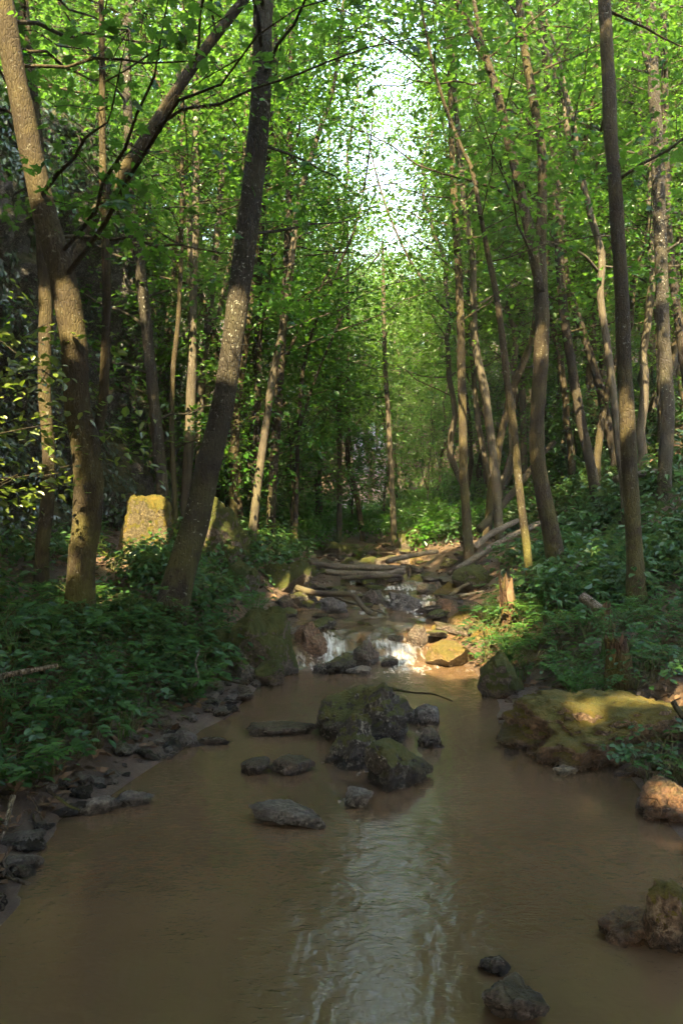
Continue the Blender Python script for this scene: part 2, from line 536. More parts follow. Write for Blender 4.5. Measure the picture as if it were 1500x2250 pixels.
def ground_hit(u, v, lo=2.2, hi=60):
    d = np.linspace(lo, hi, 3000)
    p = (u - 750) / F * d
    z = CAM_Z - (v - 1125) / F * d
    h = H(p, d)
    k = np.argmax(h >= z)
    return d[k] if (h >= z).any() else hi


def build_ground():
    def warp(n, a, near, far, c=0.0):
        s = np.linspace(-1, 1, n)
        return c + near * s + (far - near) * np.sign(s) * np.abs(s) ** a
    xs = warp(270, 4.5, 6.5, 70)
    s = np.linspace(0, 1, 350)
    ys = -14 + 34 * s + (130 - 20) * s ** 4.5
    X, Y = np.meshgrid(xs, ys)
    Z = H(X, Y)
    t = np.maximum(xl(Y) - X, X - xr(Y))
    mud = 1 - sstep(0.25, 0.75, t)
    beach = sstep(5.5, 6.1, Y) * (1 - sstep(7.0, 7.6, Y)) * (X > 0)
    mud = np.maximum(mud, beach * (1 - sstep(0.9, 1.8, t)))
    path = np.exp(-((X + 3.05 + 0.12 * (Y - 11)) / 0.28) ** 2) * sstep(7.5, 9, Y) * (1 - sstep(13, 15, Y))
    mud = np.maximum(mud, 0.8 * path)
    o = obj('ground', mesh_data('ground', np.stack([X, Y, Z], -1).reshape(-1, 3), grid_faces(len(ys), len(xs)), M['ground'], True, {'mud': mud.ravel()}))
    tag(o, 'brown forest floor sloping up from both sides of the stream', None, None, 'structure')


def build_water():
    def sheet(xs, ys):
        X, Y = np.meshgrid(xs, ys)
        wob = 0.42 * fbm(xyz(X * 1.9, 0.5 + Y * 0.25), 4, 5)
        Ye = Y + wob * sstep(7.6, 8.2, Y)
        Z = W(Ye)
        e = 0.06
        slope = (W(Ye + e) - W(Ye - e)) / (2 * e)
        rock = fbm(xyz(X * 7, Y * 7), 3, 9)
        up = sstep(7.9, 8.3, Y)
        Z = Z + 0.028 * rock * up * (0.4 + np.clip(slope * 2, 0, 1.2))
        below = (W(Ye + 0.55) - W(Ye + 0.1)) / 0.45
        foam = np.clip(slope * 1.8 - 0.12, 0, 1) + np.clip(below * 1.1 - 0.22, 0, 0.75) * up
        foam = foam + 0.75 * np.clip(fbm(xyz(X * 3, Y * 2.2), 3, 14) + 0.15, 0, 1) * up
        chute = np.exp(-((X + 0.16) / 0.16) ** 2) + np.exp(-((X - 0.68) / 0.24) ** 2)
        chute = np.where(Y < 9.6, chute, np.clip(0.6 + 1.3 * fbm(xyz(X * 2.8, Y * 0.6), 3, 6), 0, 1))
        foam = foam * (0.12 + 0.95 * np.clip(chute, 0, 1))
        drift = np.exp(-((Y - 8.0) / 0.35) ** 2) * np.clip(0.2 + fbm(xyz(X * 4, Y * 4), 3, 19), 0, 1) * 0.5
        # little ripples behind the stones of the pool
        for (qx, qy, qa, qb) in [q for q in POOL if q[1] > 3.6]:
            rr = np.hypot((X - qx) / (qa + 0.02), (Y - qy) / (qb + 0.02))
            nz_ = np.clip(0.35 + fbm(xyz(X * 9, Y * 9), 3, 23), 0, 1)
            foam = foam + 0.5 * np.exp(-((rr - 1.0) * qa / 0.022) ** 2) * nz_ * (0.4 + 0.6 * (Y > qy))
        foam = np.clip(0.72 * foam + drift, 0, 0.8)
        chop = 0.35 + 0.65 * sstep(5, 8, Y) + 0.5 * np.exp(-((Y - 3.0) / 1.0) ** 2) * np.exp(-((X - 0.1) / 0.7) ** 2)
        return X, Y, Z, foam, chop
    xs = np.linspace(-2.6, 2.6, 150)
    ys = np.concatenate([np.linspace(-12, 2.2, 24), np.linspace(2.23, 7.4, 150), np.linspace(7.45, 15.5, 200), np.linspace(15.6, 19, 20)])
    X, Y, Z, foam, chop = sheet(xs, ys)
    cx = (np.interp(ys, _y, _l) + np.interp(ys, _yr, _r)) / 2
    X2 = X + (cx * sstep(13, 20, ys))[:, None]
    o = obj('water', mesh_data('water', np.stack([X2, Y, Z], -1).reshape(-1, 3), grid_faces(len(ys), len(xs)), M['water'], True, {'foam': foam.ravel(), 'chop': chop.ravel()}))
    tag(o, 'muddy brown stream running down small cascades into a still pool', None, None, 'structure')


build_ground()

# ------------------------------------------------------------------ rocks
_ico = {}


def ico(k):
    if k not in _ico:
        bm = bmesh.new()
        bmesh.ops.create_icosphere(bm, subdivisions=k, radius=1.0)
        v = np.array([x.co[:] for x in bm.verts])
        f = np.array([[q.index for q in x.verts] for x in bm.faces], np.int32)
        bm.free()
        _ico[k] = (v, f)
    return _ico[k]


def rock_mesh(seed, size, sub=4, cuts=None, rough=0.10, ncut=12, strata=0.0):
    v, f = ico(sub)
    v = v.copy()
    r = np.random.default_rng(seed)
    for k in range(ncut):
        n = r.normal(size=3)
        n /= np.linalg.norm(n)
        c = r.uniform(0.5, 0.86)
        d = v @ n
        v = v - np.outer(np.maximum(d - c, 0) * 0.97, n)
    for (a, b, e, c) in (cuts or []):
        n = np.array([a, b, e], float)
        n /= np.linalg.norm(n)
        d = v @ n
        v = v - np.outer(np.maximum(d - c, 0) * 0.95, n)
    nrm = v / np.linalg.norm(v, axis=1)[:, None]
    q = v * 1.7 + seed * 3.1
    disp = rough * fbm(q, 5, seed, 0.55) - rough * 0.9 * np.clip(0.12 - np.abs(noise(q * 0.9 + 5, seed + 40)), 0, 1) * 4
    if strata:
        zz = v[:, 2] * 7 + 1.2 * noise(q * 0.8, seed + 9)
        disp = disp + strata * (np.abs((zz % 1.0) - 0.5) - 0.25)
    disp = disp + 0.5 * rough * (0.6 - np.abs(fbm(v * 3.6 + seed, 5, seed + 60, 0.6))) - 0.25 * rough * (noise(v * 9 + seed, seed + 70) > 0.25)
    v = v + nrm * disp[:, None]
    return v * np.asarray(size, float), f


POOL = []


def rock(name, label, u, vb, wpx, hpx, mat, seed, d=None, depth=0.8, cuts=None, sub=4, rough=0.15, group=None, rz=0.0, sink=0.3, strata=0.0, cat='rock', ncut=12):
    """u, vb: middle of the foot in the photo; wpx, hpx: its size in the photo"""
    if d is None:
        d = 1.6 * F / (vb - 1125)
    if d > 9.3:
        dd = np.linspace(8.5, 30, 1500)
        hh = np.maximum(H((u - 750) / F * dd, dd), W(dd))
        ok = hh >= CAM_Z - (vb - 1125) / F * dd
        if ok.any():
            d = min(d, float(dd[np.argmax(ok)]) + 0.15)
    p = px(u, vb, d)
    w, h = wpx / F * d, hpx / F * d
    dep = w * depth
    sz = h / (1 - sink) / 1.0
    half = sz * 0.55
    sub = sub + 1
    v, f = rock_mesh(seed, (w / 2 * 1.08, dep / 2 * 1.08, half * 1.1), sub, cuts, rough, ncut, strata)
    top = v[:, 2].max()
    me = mesh_data(name, v, f, M[mat], True)
    c = (p[0], p[1] + dep / 2 * 0.8, p[2] + h - top)
    o = obj(name, me, None, c)
    o.rotation_euler = (0, 0, rz)
    if p[1] < 7.6 and p[2] < 0.1:
        POOL.append((c[0], c[1], w / 2, dep / 2))
    tag(o, label, cat, group)
    return o


# stones standing in the pool
rock('boulder', 'big dark boulder with pale lichen in the middle of the pool', 797, 1632, 235, 128, 'rock_dark', 101, cuts=[(-0.6, -0.4, 0.75, 0.55), (0.9, -0.2, 0.2, 0.72)], sub=5, rough=0.13)
rock('boulder', 'pale topped block leaning against the front of the big pool boulder', 782, 1690, 128, 112, 'rock_dark', 102, cuts=[(-0.7, -0.5, 0.6, 0.6), (0.5, -0.7, 0.3, 0.6)], sub=4, rough=0.1)
rock('boulder', 'mossy boulder sloping down to the right in front of the pale block', 872, 1737, 190, 95, 'rock_dark', 103, cuts=[(0.72, -0.1, 0.75, 0.38), (-0.9, -0.1, 0.1, 0.7)], sub=4)
rock('stone', 'low wet stone left of the pool boulders, the smaller of a pair', 562, 1702, 78, 32, 'rock_wet', 104, cuts=[(-0.5, 0, 0.8, 0.45)])
rock('stone', 'low wet stone left of the pool boulders, the larger of a pair', 640, 1703, 98, 32, 'rock_wet', 105, cuts=[(0.3, 0, 0.9, 0.45)])
rock('flat_stone', 'flat layered grey slab lying alone in the near pool', 636, 1820, 165, 40, 'rock_slab', 106, depth=0.55, cuts=[(0.35, 0, 0.9, 0.35)], strata=0.14, rz=-0.25, ncut=5)
rock('stone', 'small pale stone between the layered slab and the mossy boulders', 789, 1777, 78, 34, 'rock_slab', 107, cuts=[(0.1, 0, 0.9, 0.5)])
rock('stone', 'small pointed dark stone, upper of two near the bottom of the picture', 1090, 2141, 72, 34, 'rock_wet', 108, sub=3)
rock('stone', 'rounded brown stone at the bottom edge of the picture', 1140, 2246, 150, 62, 'rock_wet', 109, cuts=[(0.4, 0, 0.9, 0.5)])
rock('boulder', 'long moss covered brown boulder on the edge of the pool', 1372, 1690, 480, 140, 'rock_brown', 110, depth=0.72, cuts=[(-0.8, -0.35, 0.0, 0.70), (-0.25, -0.5, 0.8, 0.62), (0.25, -0.85, 0.1, 0.64), (0.2, 0.1, 0.95, 0.72)], sub=5, rough=0.19, ncut=7)
rock('boulder', 'brown rock with moss on its back lying behind the long mossy boulder', 1245, 1580, 150, 60, 'rock_brown', 111, d=6.2, cuts=[(-0.4, 0, 0.9, 0.45)])
rock('boulder', 'orange brown rock at the edge of the frame below the bramble', 1490, 1812, 150, 82, 'rock_orange', 112, cuts=[(-0.5, -0.3, 0.7, 0.5)])
rock('stone', 'small dark stone touching the orange brown rock', 1432, 1790, 55, 45, 'rock_wet', 113, sub=3)
rock('boulder', 'mossy brown block cut by the frame near the bottom corner', 1478, 2105, 140, 150, 'rock_brown', 114, cuts=[(-0.85, -0.2, 0.4, 0.6), (-0.2, -0.9, 0.2, 0.55)])
rock('boulder', 'low brown ledge running out from the corner block into the water', 1392, 2085, 130, 62, 'rock_orange', 115, cuts=[(-0.4, -0.2, 0.9, 0.4)])
rock('stone', 'small pale sandy stone in the water before the long mossy boulder', 1248, 1706, 52, 18, 'rock_pale', 116, sub=3)
rock('stone', 'small dark stone right of the big pool boulder', 953, 1645, 62, 40, 'rock_wet', 117)
rock('stone', 'grey stone behind the big pool boulder under the floating stick', 935, 1592, 78, 42, 'rock_slab', 118)
rock('stone', 'tiny stone breaking the surface beside the long mossy boulder', 1122, 1660, 40, 12, 'rock_wet', 119, sub=3)
rock('flat_stone', 'long flat wet rock shelf awash left of the big pool boulder', 615, 1618, 175, 20, 'rock_wet', 120, depth=0.4)
rock('flat_stone', 'flat stone awash near the stony bank', 790 - 330, 1640, 90, 14, 'rock_wet', 121, depth=0.5)
rock('stone', 'grey stone at the water line below the leafy bank', 396, 1645, 65, 34, 'rock_slab', 122, sub=3)
rock('flat_stone', 'dark flat slab reaching from the muddy bank into the pool', 285, 1775, 95, 30, 'rock_slab', 123, depth=0.5, strata=0.1, rz=0.3)
rock('flat_stone', 'dark stone slab half buried in the mud of the bank', 210, 1790, 105, 35, 'rock_slab', 124, depth=0.5, strata=0.1, rz=0.3)
rock('boulder', 'green mossy boulder above the muddy beach', 1103, 1537, 128, 100, 'rock_moss', 125, depth=0.9, cuts=[(-0.8, -0.3, 0.3, 0.65), (0, -0.95, -0.1, 0.6)], rough=0.12)
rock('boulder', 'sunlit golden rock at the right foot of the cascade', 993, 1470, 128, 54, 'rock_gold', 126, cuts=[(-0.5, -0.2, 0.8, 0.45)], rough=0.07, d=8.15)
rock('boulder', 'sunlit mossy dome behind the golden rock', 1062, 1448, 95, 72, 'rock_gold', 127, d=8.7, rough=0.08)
rock('boulder', 'mossy hump at the foot of the broken stump', 1128, 1442, 75, 90, 'rock_moss', 128, d=8.75)
rock('boulder', 'large mossy boulder hanging over the water left of the cascade', 580, 1492, 150, 155, 'rock_moss', 129, d=7.55, cuts=[(0.85, -0.2, 0.35, 0.6), (-0.3, 0, 0.9, 0.7)], sub=5, rough=0.12)
rock('boulder', 'small mossy boulder on the bank left of the large mossy one', 482, 1452, 72, 70, 'rock_moss', 130, d=7.6)
rock('stone', 'dark wet stone at the foot of the large mossy boulder', 595, 1494, 72, 42, 'rock_moss', 131, d=7.3)
rock('stone', 'dark wet stone left of the foot of the large mossy boulder', 540, 1492, 55, 32, 'rock_wet', 132, d=7.35)
rock('boulder', 'orange brown boulder at the left side of the cascade', 680, 1448, 88, 78, 'rock_orange', 133, d=8.6, cuts=[(0.5, -0.3, 0.8, 0.5)])
rock('boulder', 'dark boulder splitting the cascade in the middle', 796, 1468, 88, 62, 'rock_wet', 134, d=8.3, cuts=[(-0.6, 0, 0.8, 0.5)])
rock('boulder', 'low dark mossy rock in front of the cascade boulder', 752, 1482, 82, 44, 'rock_dark', 135, d=7.9)
rock('stone', 'small black stone at the left foot of the cascade', 704, 1482, 45, 22, 'rock_wet', 136, sub=3)
rock('flat_stone', 'flat pale stone lapped by the foam below the cascade', 790, 1484, 60, 16, 'rock_slab', 137, sub=3)
rock('stone', 'small dark stone right of the cascade boulder', 852, 1468, 45, 20, 'rock_wet', 138, d=8.3, sub=3)
rock('boulder', 'tall brown stone standing on the lip of the cascade', 908, 1432, 62, 58, 'rock_wet', 139, d=8.95, depth=0.7)
rock('stone', 'dark stone beside the tall brown stone on the cascade lip', 872, 1430, 38, 34, 'rock_wet', 140, d=8.95, sub=3)
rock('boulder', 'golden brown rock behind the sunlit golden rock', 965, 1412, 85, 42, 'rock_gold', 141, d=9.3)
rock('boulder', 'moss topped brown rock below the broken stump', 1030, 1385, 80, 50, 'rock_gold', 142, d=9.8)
rock('boulder', 'flat grey boulder in the upper stream', 885, 1342, 82, 40, 'rock_slab', 143, d=10.9, cuts=[(0.3, 0, 0.9, 0.4)])
rock('boulder', 'dark angular boulder beside the flat grey one upstream', 828, 1338, 72, 42, 'rock_wet', 144, d=11.2)
rock('boulder', 'broad dark rock under the driftwood branch', 722, 1348, 95, 38, 'rock_slab', 145, d=10.6)
rock('boulder', 'mossy dark rock at the left bank behind the orange boulder', 665, 1345, 75, 45, 'rock_dark', 146, d=10.4)
rock('boulder', 'reddish wet rock across the upper stream', 975, 1345, 65, 30, 'rock_orange', 147, d=10.9)
rock('boulder', 'mossy block on the bank above the upper stream', 1052, 1300, 100, 60, 'rock_moss', 148, d=12.0)
rock('boulder', 'brown mossy rock left of the mossy block', 985, 1312, 70, 32, 'rock_gold', 149, d=11.9)
rock('boulder', 'dark mossy boulder on the bank below the pale sloping trunk', 628, 1292, 105, 62, 'rock_moss', 150, d=11.0)
rock('boulder', 'dark mossy rock between the two logs and the driftwood', 815, 1290, 95, 32, 'rock_moss', 151, d=13.2)
rock('boulder', 'round mossy hummock with ferns above the crossing logs', 740, 1228, 78, 38, 'rock_moss', 152, d=17)
rock('boulder', 'pale lichen rock above the crossing logs', 762, 1248, 60, 24, 'rock_dark', 153, d=16)
rock('boulder', 'mossy rock right of the pale lichen rock', 812, 1250, 55, 26, 'rock_moss', 154, d=16)
rock('boulder', 'small sunlit golden rock far up the stream', 908, 1243, 46, 26, 'rock_gold', 155, d=16)
rock('boulder', 'tall mossy boulder on the far bank right of the stream', 902, 1218, 52, 62, 'rock_moss', 156, d=19)
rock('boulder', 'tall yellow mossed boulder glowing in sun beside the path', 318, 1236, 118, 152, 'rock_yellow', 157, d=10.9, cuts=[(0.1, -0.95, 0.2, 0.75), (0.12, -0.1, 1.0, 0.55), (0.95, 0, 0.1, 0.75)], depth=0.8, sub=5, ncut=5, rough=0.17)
rock('boulder', 'great dark boulder behind the leaning trunk', 470, 1240, 135, 150, 'rock_moss', 158, d=10.6, depth=0.8, sub=5)
rock('boulder', 'dark mossy boulder at the foot of the great dark one', 520, 1300, 95, 70, 'rock_moss', 159, d=9.6)
rock('boulder', 'low mossy boulder far right among the undergrowth', 1460, 1340, 90, 45, 'rock_moss', 160, d=8.6)
rock('boulder', 'mossy hump on the slope before the slim dark trunk', 1225, 1395, 70, 60, 'rock_moss', 161, d=8.4)
rock('boulder', 'brown rock in the bank under the bramble', 1400, 1745, 110, 55, 'rock_orange', 162, d=4.75)

# many smaller stones of the cascades and the banks
small_meshes = {}


def small_rock(k, mat):
    key = (k, mat)
    if key not in small_meshes:
        v, f = rock_mesh(300 + k, (1, 1, 0.72), 4, None, 0.17, 14)
        small_meshes[key] = mesh_data('stone', v, f, M[mat], True)
    return small_meshes[key]


r = np.random.default_rng(5)
CASC = []
for _ in range(900):
    y = r.uniform(8.9, 17.5)
    a, b = xl(y), xr(y)
    e = r.random()
    if e < 0.44:
        x = a - r.normal(0.02, 0.2)
    elif e < 0.88:
        x = b + r.normal(-0.12, 0.3)
    else:
        x = r.uniform(a, b)
    s = r.uniform(0.06, 0.2) * (0.8 + 0.04 * y) * (0.55 if e >= 0.88 else 1.0)
    if all((x - q[0]) ** 2 + (y - q[1]) ** 2 > (0.8 * (s + q[2])) ** 2 for q in CASC):
        CASC.append((float(x), y, s))
    if len(CASC) > 90:
        break
for k, (x, y, s) in enumerate(CASC):
    mat = ['rock_wet', 'rock_dark', 'rock_wet', 'rock_dark', 'rock_wet', 'rock_moss'][int(r.integers(0, 6))]
    o = obj('stone', small_rock(k % 9, mat), None, (x, y, max(float(W(y)), float(H(x, y))) + s * 0.12))
    o.scale = (s * r.uniform(1.0, 1.6), s, s * r.uniform(0.4, 0.75))
    o.rotation_euler = (r.uniform(-.2, .2), r.uniform(-.2, .2), r.uniform(0, 6.3))
    tag(o, 'loose wet stone lying in the tumbling upper stream', 'stone', 'loose stones of the upper stream')
nb = 0
while nb < 150:
    y = r.uniform(3.0, 7.6)
    x = float(xl(y)) - abs(r.normal(0, 0.20)) + 0.06
    s = r.choice([r.uniform(0.018, 0.04), r.uniform(0.035, 0.085)])
    mat = ['rock_slab', 'rock_wet', 'rock_dark'][int(r.integers(0, 3))]
    o = obj('stone', small_rock(int(r.integers(0, 9)), mat), None, (x, y, float(H(x, y)) + s * 0.15))
    o.scale = (s * r.uniform(0.9, 1.5), s, s * r.uniform(0.6, 1.0))
    o.rotation_euler = (r.uniform(-.3, .3), r.uniform(-.3, .3), r.uniform(0, 6.3))
    tag(o, 'small loose stone on the muddy bank under the leafy plants', 'stone', 'small stones along the muddy bank')
    nb += 1
for k in range(30):
    y = r.uniform(3.2, 8.2)
    x = float(xr(y)) + abs(r.normal(0, 0.2)) - 0.03
    s = r.uniform(0.02, 0.07)
    o = obj('stone', small_rock(int(r.integers(0, 9)), 'rock_orange'), None, (x, y, float(H(x, y)) + s * 0.1))
    o.scale = (s * 1.3, s, s * 0.7)
    o.rotation_euler = (0, 0, r.uniform(0, 6.3))
    tag(o, 'small brown stone along the sunny side of the pool', 'stone', 'small brown stones at the pool edge')

build_water()

# the rock wall on the left
def build_cliff():
    n, m = 150, 240
    seg = np.linalg.norm(np.diff(CP, axis=0), axis=1)
    L = np.concatenate([[0], np.cumsum(seg)])
    u = np.linspace(L[2] - 2.5, L[-2], m)
    cx, cy = np.interp(u, L, CP[:, 0]), np.interp(u, L, CP[:, 1])
    tx, ty = np.gradient(cx), np.gradient(cy)
    k = np.hypot(tx, ty)
    nx, ny = ty / k, -tx / k
    hz = np.linspace(-0.6, 7.6, n)
    P = np.zeros((n, m, 3))
    base = H(cx + nx * 0.5, cy + ny * 0.5)
    for i, h in enumerate(hz):
        back = 0.10 * h + 1.5 * sstep(6.0, 7.6, h) - 0.35
        P[i, :, 0] = cx - nx * back
        P[i, :, 1] = cy - ny * back
        P[i, :, 2] = base + h
    q = P * np.array([0.7, 0.7, 0.45])
    d = 0.55 * fbm(q, 5, 77, 0.55) + 0.32 * np.abs(fbm(q * 2.1, 4, 83)) - 0.3 * np.clip(0.15 - np.abs(noise(q * 1.3, 90)), 0, 1) * 4
    d = d + 0.10 * fbm(P * 3.2, 4, 97)
    P[..., 0] += nx * d
    P[..., 1] += ny * d
    o = obj('rock_cliff', mesh_data('rock_cliff', P.reshape(-1, 3), grid_faces(n, m)[:, ::-1], M['cliff'], True))
    tag(o, 'dark rough rock wall overgrown with ivy behind the left trunks', None, None, 'structure')
    return P, nx, ny


CLIFF, CNX, CNY = build_cliff()

# ------------------------------------------------------------------ leaves
L2 = (np.array([(0, 0, 0), (0.36, 0.45, 0.10), (0, 1, -0.05), (-0.36, 0.45, 0.10)]), np.array([(0, 1, 2), (0, 2, 3)]))
L4 = (np.array([(0, 0, 0), (0.30, 0.30, 0.07), (0.24, 0.68, 0.05), (0, 1, -0.10), (-0.24, 0.68, 0.05), (-0.30, 0.30, 0.07)]), np.array([(0, 1, 2), (0, 2, 3), (0, 3, 4), (0, 4, 5)]))
_mo = [(0, 0, 0), (.22, -.02, .02), (.52, .14, -.03), (.34, .30, .04), (.60, .56, -.06), (.27, .56, .04), (0, 1.0, -.10), (-.27, .56, .04), (-.60, .56, -.06), (-.34, .30, .04), (-.52, .14, -.03), (-.22, -.02, .02)]
LM = (np.array([(0, .34, .0)] + _mo), np.array([(0, k + 1, (k + 1) % 12 + 1) for k in range(12)]))

# openings cut in the leaves to put sun patches on chosen spots: (spot, radius)
HOLES = []


def hole(u, v, d, r):
    HOLES.append((px(u, v, d), r))


for v in range(60, 340, 55):
    hole(20 + (v - 60) * 0.24, v, 7.05, 0.28)
for v in (640, 740, 860):
    hole(100, v, 8.6, 0.12)
hole(514, 735, 8.0, 0.34)
hole(420, 800, 12.5, 0.30); hole(418, 870, 12.5, 0.30)
hole(330, 270, 8.5, 0.30); hole(350, 300, 8.5, 0.2)
hole(225, 380, 7.5, 0.22); hole(226, 300, 7.5, 0.2)
hole(318, 1150, 10.6, 0.50); hole(325, 1195, 10.6, 0.4)
hole(230, 1260, 10.5, 0.30); hole(280, 1250, 10, 0.3)
hole(40, 930, 6.5, 0.35); hole(60, 1080, 6.5, 0.30); hole(270, 990, 8, 0.2)
hole(1000, 1450, 8.2, 0.40); hole(1065, 1410, 8.6, 0.45); hole(1110, 1400, 8.5, 0.3); hole(1290, 1590, 5.4, 0.14); hole(1400, 1575, 5.5, 0.12); hole(960, 1400, 9.2, 0.3); hole(1115, 1350, 8.7, 0.25)
hole(1017, 950, 13, 0.30); hole(1218, 385, 14, 0.3); hole(1140, 1180, 9.5, 0.2)
hole(1402, 260, 15, 0.35); hole(1470, 1560, 5.6, 0.12)
hole(562, 1100, 12, 0.28); hole(575, 1000, 12, 0.25); hole(1130, 1060, 9.5, 0.18)
hole(870, 800, 20, 0.9); hole(900, 950, 20, 0.7); hole(1370, 900, 8.5, 0.15); hole(1180, 780, 10.5, 0.16)
hole(1460, 830, 12, 0.2); hole(1330, 640, 12, 0.3); hole(1470, 1770, 4.25, 0.10)
hole(905, 1235, 16, 0.4); hole(860, 1020, 18, 0.3); hole(840, 1260, 15, 0.3)
HP = np.array([h[0] for h in HOLES])
HR = np.array([h[1] for h in HOLES])


def light_ok(p, mult=1.0):
    """leaves standing in a sun opening are not grown"""
    keep = np.ones(len(p), bool)
    for t, rr in zip(HP, HR):
        v = p - t
        a = v @ S
        perp = np.linalg.norm(v - a[:, None] * S, axis=1)
        keep &= ~((a > 0.5) & (perp < (rr * 1.1 + 0.06) * mult))
    return keep


def gap_ok(p):
    """the opening of the canopy above the stream"""
    y = np.maximum(p[:, 1], 0.1)
    cx = p[:, 0] / y - 0.062
    el = (p[:, 2] - CAM_Z) / y
    e = (cx / (0.034 + 0.014 * np.sin(el * 21))) ** 2 + ((el - 0.475) / 0.105) ** 2
    jit = 0.45 * noise(p * 0.9, 61) + 0.35 * noise(p * 2.6, 62)
    return (e + jit > 1.0) | (p[:, 1] < 1)


def leaf_arrays(pos, nrm, direc, size, tmpl, rng):
    tv, tf = tmpl
    n = len(pos)
    nrm = nrm / np.linalg.norm(nrm, axis=1)[:, None]
    direc = direc - (direc * nrm).sum(1)[:, None] * nrm
    direc /= np.linalg.norm(direc, axis=1)[:, None] + 1e-9
    side = np.cross(direc, nrm)
    v = pos[:, None, :] + size[:, None, None] * (tv[None, :, 0:1] * side[:, None, :] + tv[None, :, 1:2] * direc[:, None, :] + tv[None, :, 2:3] * nrm[:, None, :])
    f = tf[None] + (np.arange(n) * len(tv))[:, None, None]
    var = np.repeat(rng.random(n), len(tv))
    return v.reshape(-1, 3), f.reshape(-1, tf.shape[1]), var


def sprays(centers, axes, rng, per=40, rad=0.55, flat=0.16, size=0.11, tilt=0.45):
    """layered sprays of leaves: centres, outward axes -> positions, normals, directions, sizes"""
    n = len(centers)
    a = rng.uniform(0, 2 * np.pi, (n, per))
    rr = rad * np.sqrt(rng.random((n, per))) * rng.uniform(0.6, 1.25, (n, 1))
    loc = np.stack([np.cos(a) * rr, np.sin(a) * rr, rng.normal(0, flat, (n, per)) * rad], -1)
    tl = rng.normal(0, 0.28, (n, 1, 2))
    loc[..., 2] += loc[..., 0] * tl[..., 0] + loc[..., 1] * tl[..., 1] - 0.35 * (rr ** 2) / rad
    pos = (centers[:, None, :] + loc).reshape(-1, 3)
    nr = rng.normal(0, tilt, (n * per, 3))
    nr[:, 2] += 1.0
    nr[:, :2] += 0.35 * loc.reshape(-1, 3)[:, :2] / rad
    di = loc.reshape(-1, 3) * np.array([1, 1, 0.3]) + 0.6 * np.repeat(axes, per, 0) * rad + rng.normal(0, 0.35 * rad, (n * per, 3))
    di[:, 2] -= 0.25 * rad
    sz = size * rng.uniform(0.5, 1.3, n * per) * np.repeat(rng.uniform(0.8, 1.15, n), per)
    return pos, nr, di, sz


def tube(pts, rad, k=8, seed=0, lump=0.06, cap=True, flare=0.0):
    pts = np.asarray(pts, float)
    rad = np.asarray(rad, float)
    n = len(pts)
    t = np.gradient(pts, axis=0)
    t /= np.linalg.norm(t, axis=1)[:, None] + 1e-9
    ref = np.array([0, 1.0, 0.05]) if abs(t[0][2]) > 0.6 else np.array([0, 0, 1.0])
    a = np.cross(t, ref)
    a /= np.linalg.norm(a, axis=1)[:, None] + 1e-9
    b = np.cross(t, a)
    th = np.linspace(0, 2 * np.pi, k, endpoint=False)
    ring = a[:, None, :] * np.cos(th)[None, :, None] + b[:, None, :] * np.sin(th)[None, :, None]
    rr = rad[:, None] * np.ones(k)[None]
    if lump:
        sc = 1.0 / max(rad.max(), 0.01)
        q = pts[:, None, :] * np.array([1, 1, 0.6]) + ring * rad[:, None, None]
        rr = rr * (1 + lump * fbm(q * min(sc * 0.9, 9), 3, seed) * 1.3)
    if flare:
        arc = np.concatenate([[0], np.cumsum(np.linalg.norm(np.diff(pts, axis=0), axis=1))])
        fl = np.exp(-arc / (rad[0] * 2.2))[:, None]
        rr = rr * (1 + flare * fl * (0.75 + 0.55 * np.cos(th * 4 + seed)[None] + 0.3 * np.cos(th * 7 + 2 * seed)[None]))
    v = pts[:, None, :] + ring * rr[..., None]
    v = v.reshape(-1, 3)
    f = grid_faces(n, k, True)
    if cap:
        v = np.concatenate([v, pts[:1], pts[-1:]])
        j = np.arange(k)
        f0 = np.stack([np.full(k, n * k), (j + 1) % k, j, j], 1)[:, :3]
        f1 = np.stack([np.full(k, n * k + 1), (n - 1) * k + j, (n - 1) * k + (j + 1) % k], 1)
        return v, [f, f0, f1]
    return v, [f]


def join(parts):
    """[(verts, [faces...])] -> verts, faces by size"""
    off, V, F3, F4 = 0, [], [], []
    for v, fs in parts:
        for f in fs:
            (F3 if f.shape[1] == 3 else F4).append(f + off)
        V.append(v)
        off += len(v)
    out = []
    if F4:
        out.append(np.concatenate(F4))
    if F3:
        out.append(np.concatenate(F3))
    return np.concatenate(V), out


def catmull(P, n):
    P = np.asarray(P, float)
    if len(P) < 3:
        t = np.linspace(0, 1, n)[:, None]
        return P[0] * (1 - t) + P[-1] * t
    seg = np.linalg.norm(np.diff(P, axis=0), axis=1)
    s = np.concatenate([[0], np.cumsum(seg)])
    tt = np.linspace(0, s[-1], n)
    Q = np.concatenate([[2 * P[0] - P[1]], P, [2 * P[-1] - P[-2]]])
    k = np.clip(np.searchsorted(s, tt, 'right') - 1, 0, len(P) - 2)
    u = ((tt - s[k]) / seg[k])[:, None]
    p0, p1, p2, p3 = Q[k], Q[k + 1], Q[k + 2], Q[k + 3]
    return 0.5 * (2 * p1 + (p2 - p0) * u + (2 * p0 - 5 * p1 + 4 * p2 - p3) * u ** 2 + (3 * p1 - p0 - 3 * p2 + p3) * u ** 3)


def branch_curve(p0, az, up, L, rng, n=9):
    t = np.linspace(0, 1, n)
    d = np.array([math.cos(az), math.sin(az), up])
    side = np.array([-math.sin(az), math.cos(az), 0])
    c = p0 + L * (t[:, None] * d + 0.10 * rng.normal() * (t ** 2)[:, None] * side + np.outer(0.16 * t ** 2 * rng.uniform(-1.0, 0.6), (0, 0, 1)))
    c[1:] += rng.normal(0, 0.011 * L, (n - 1, 3))
    return c


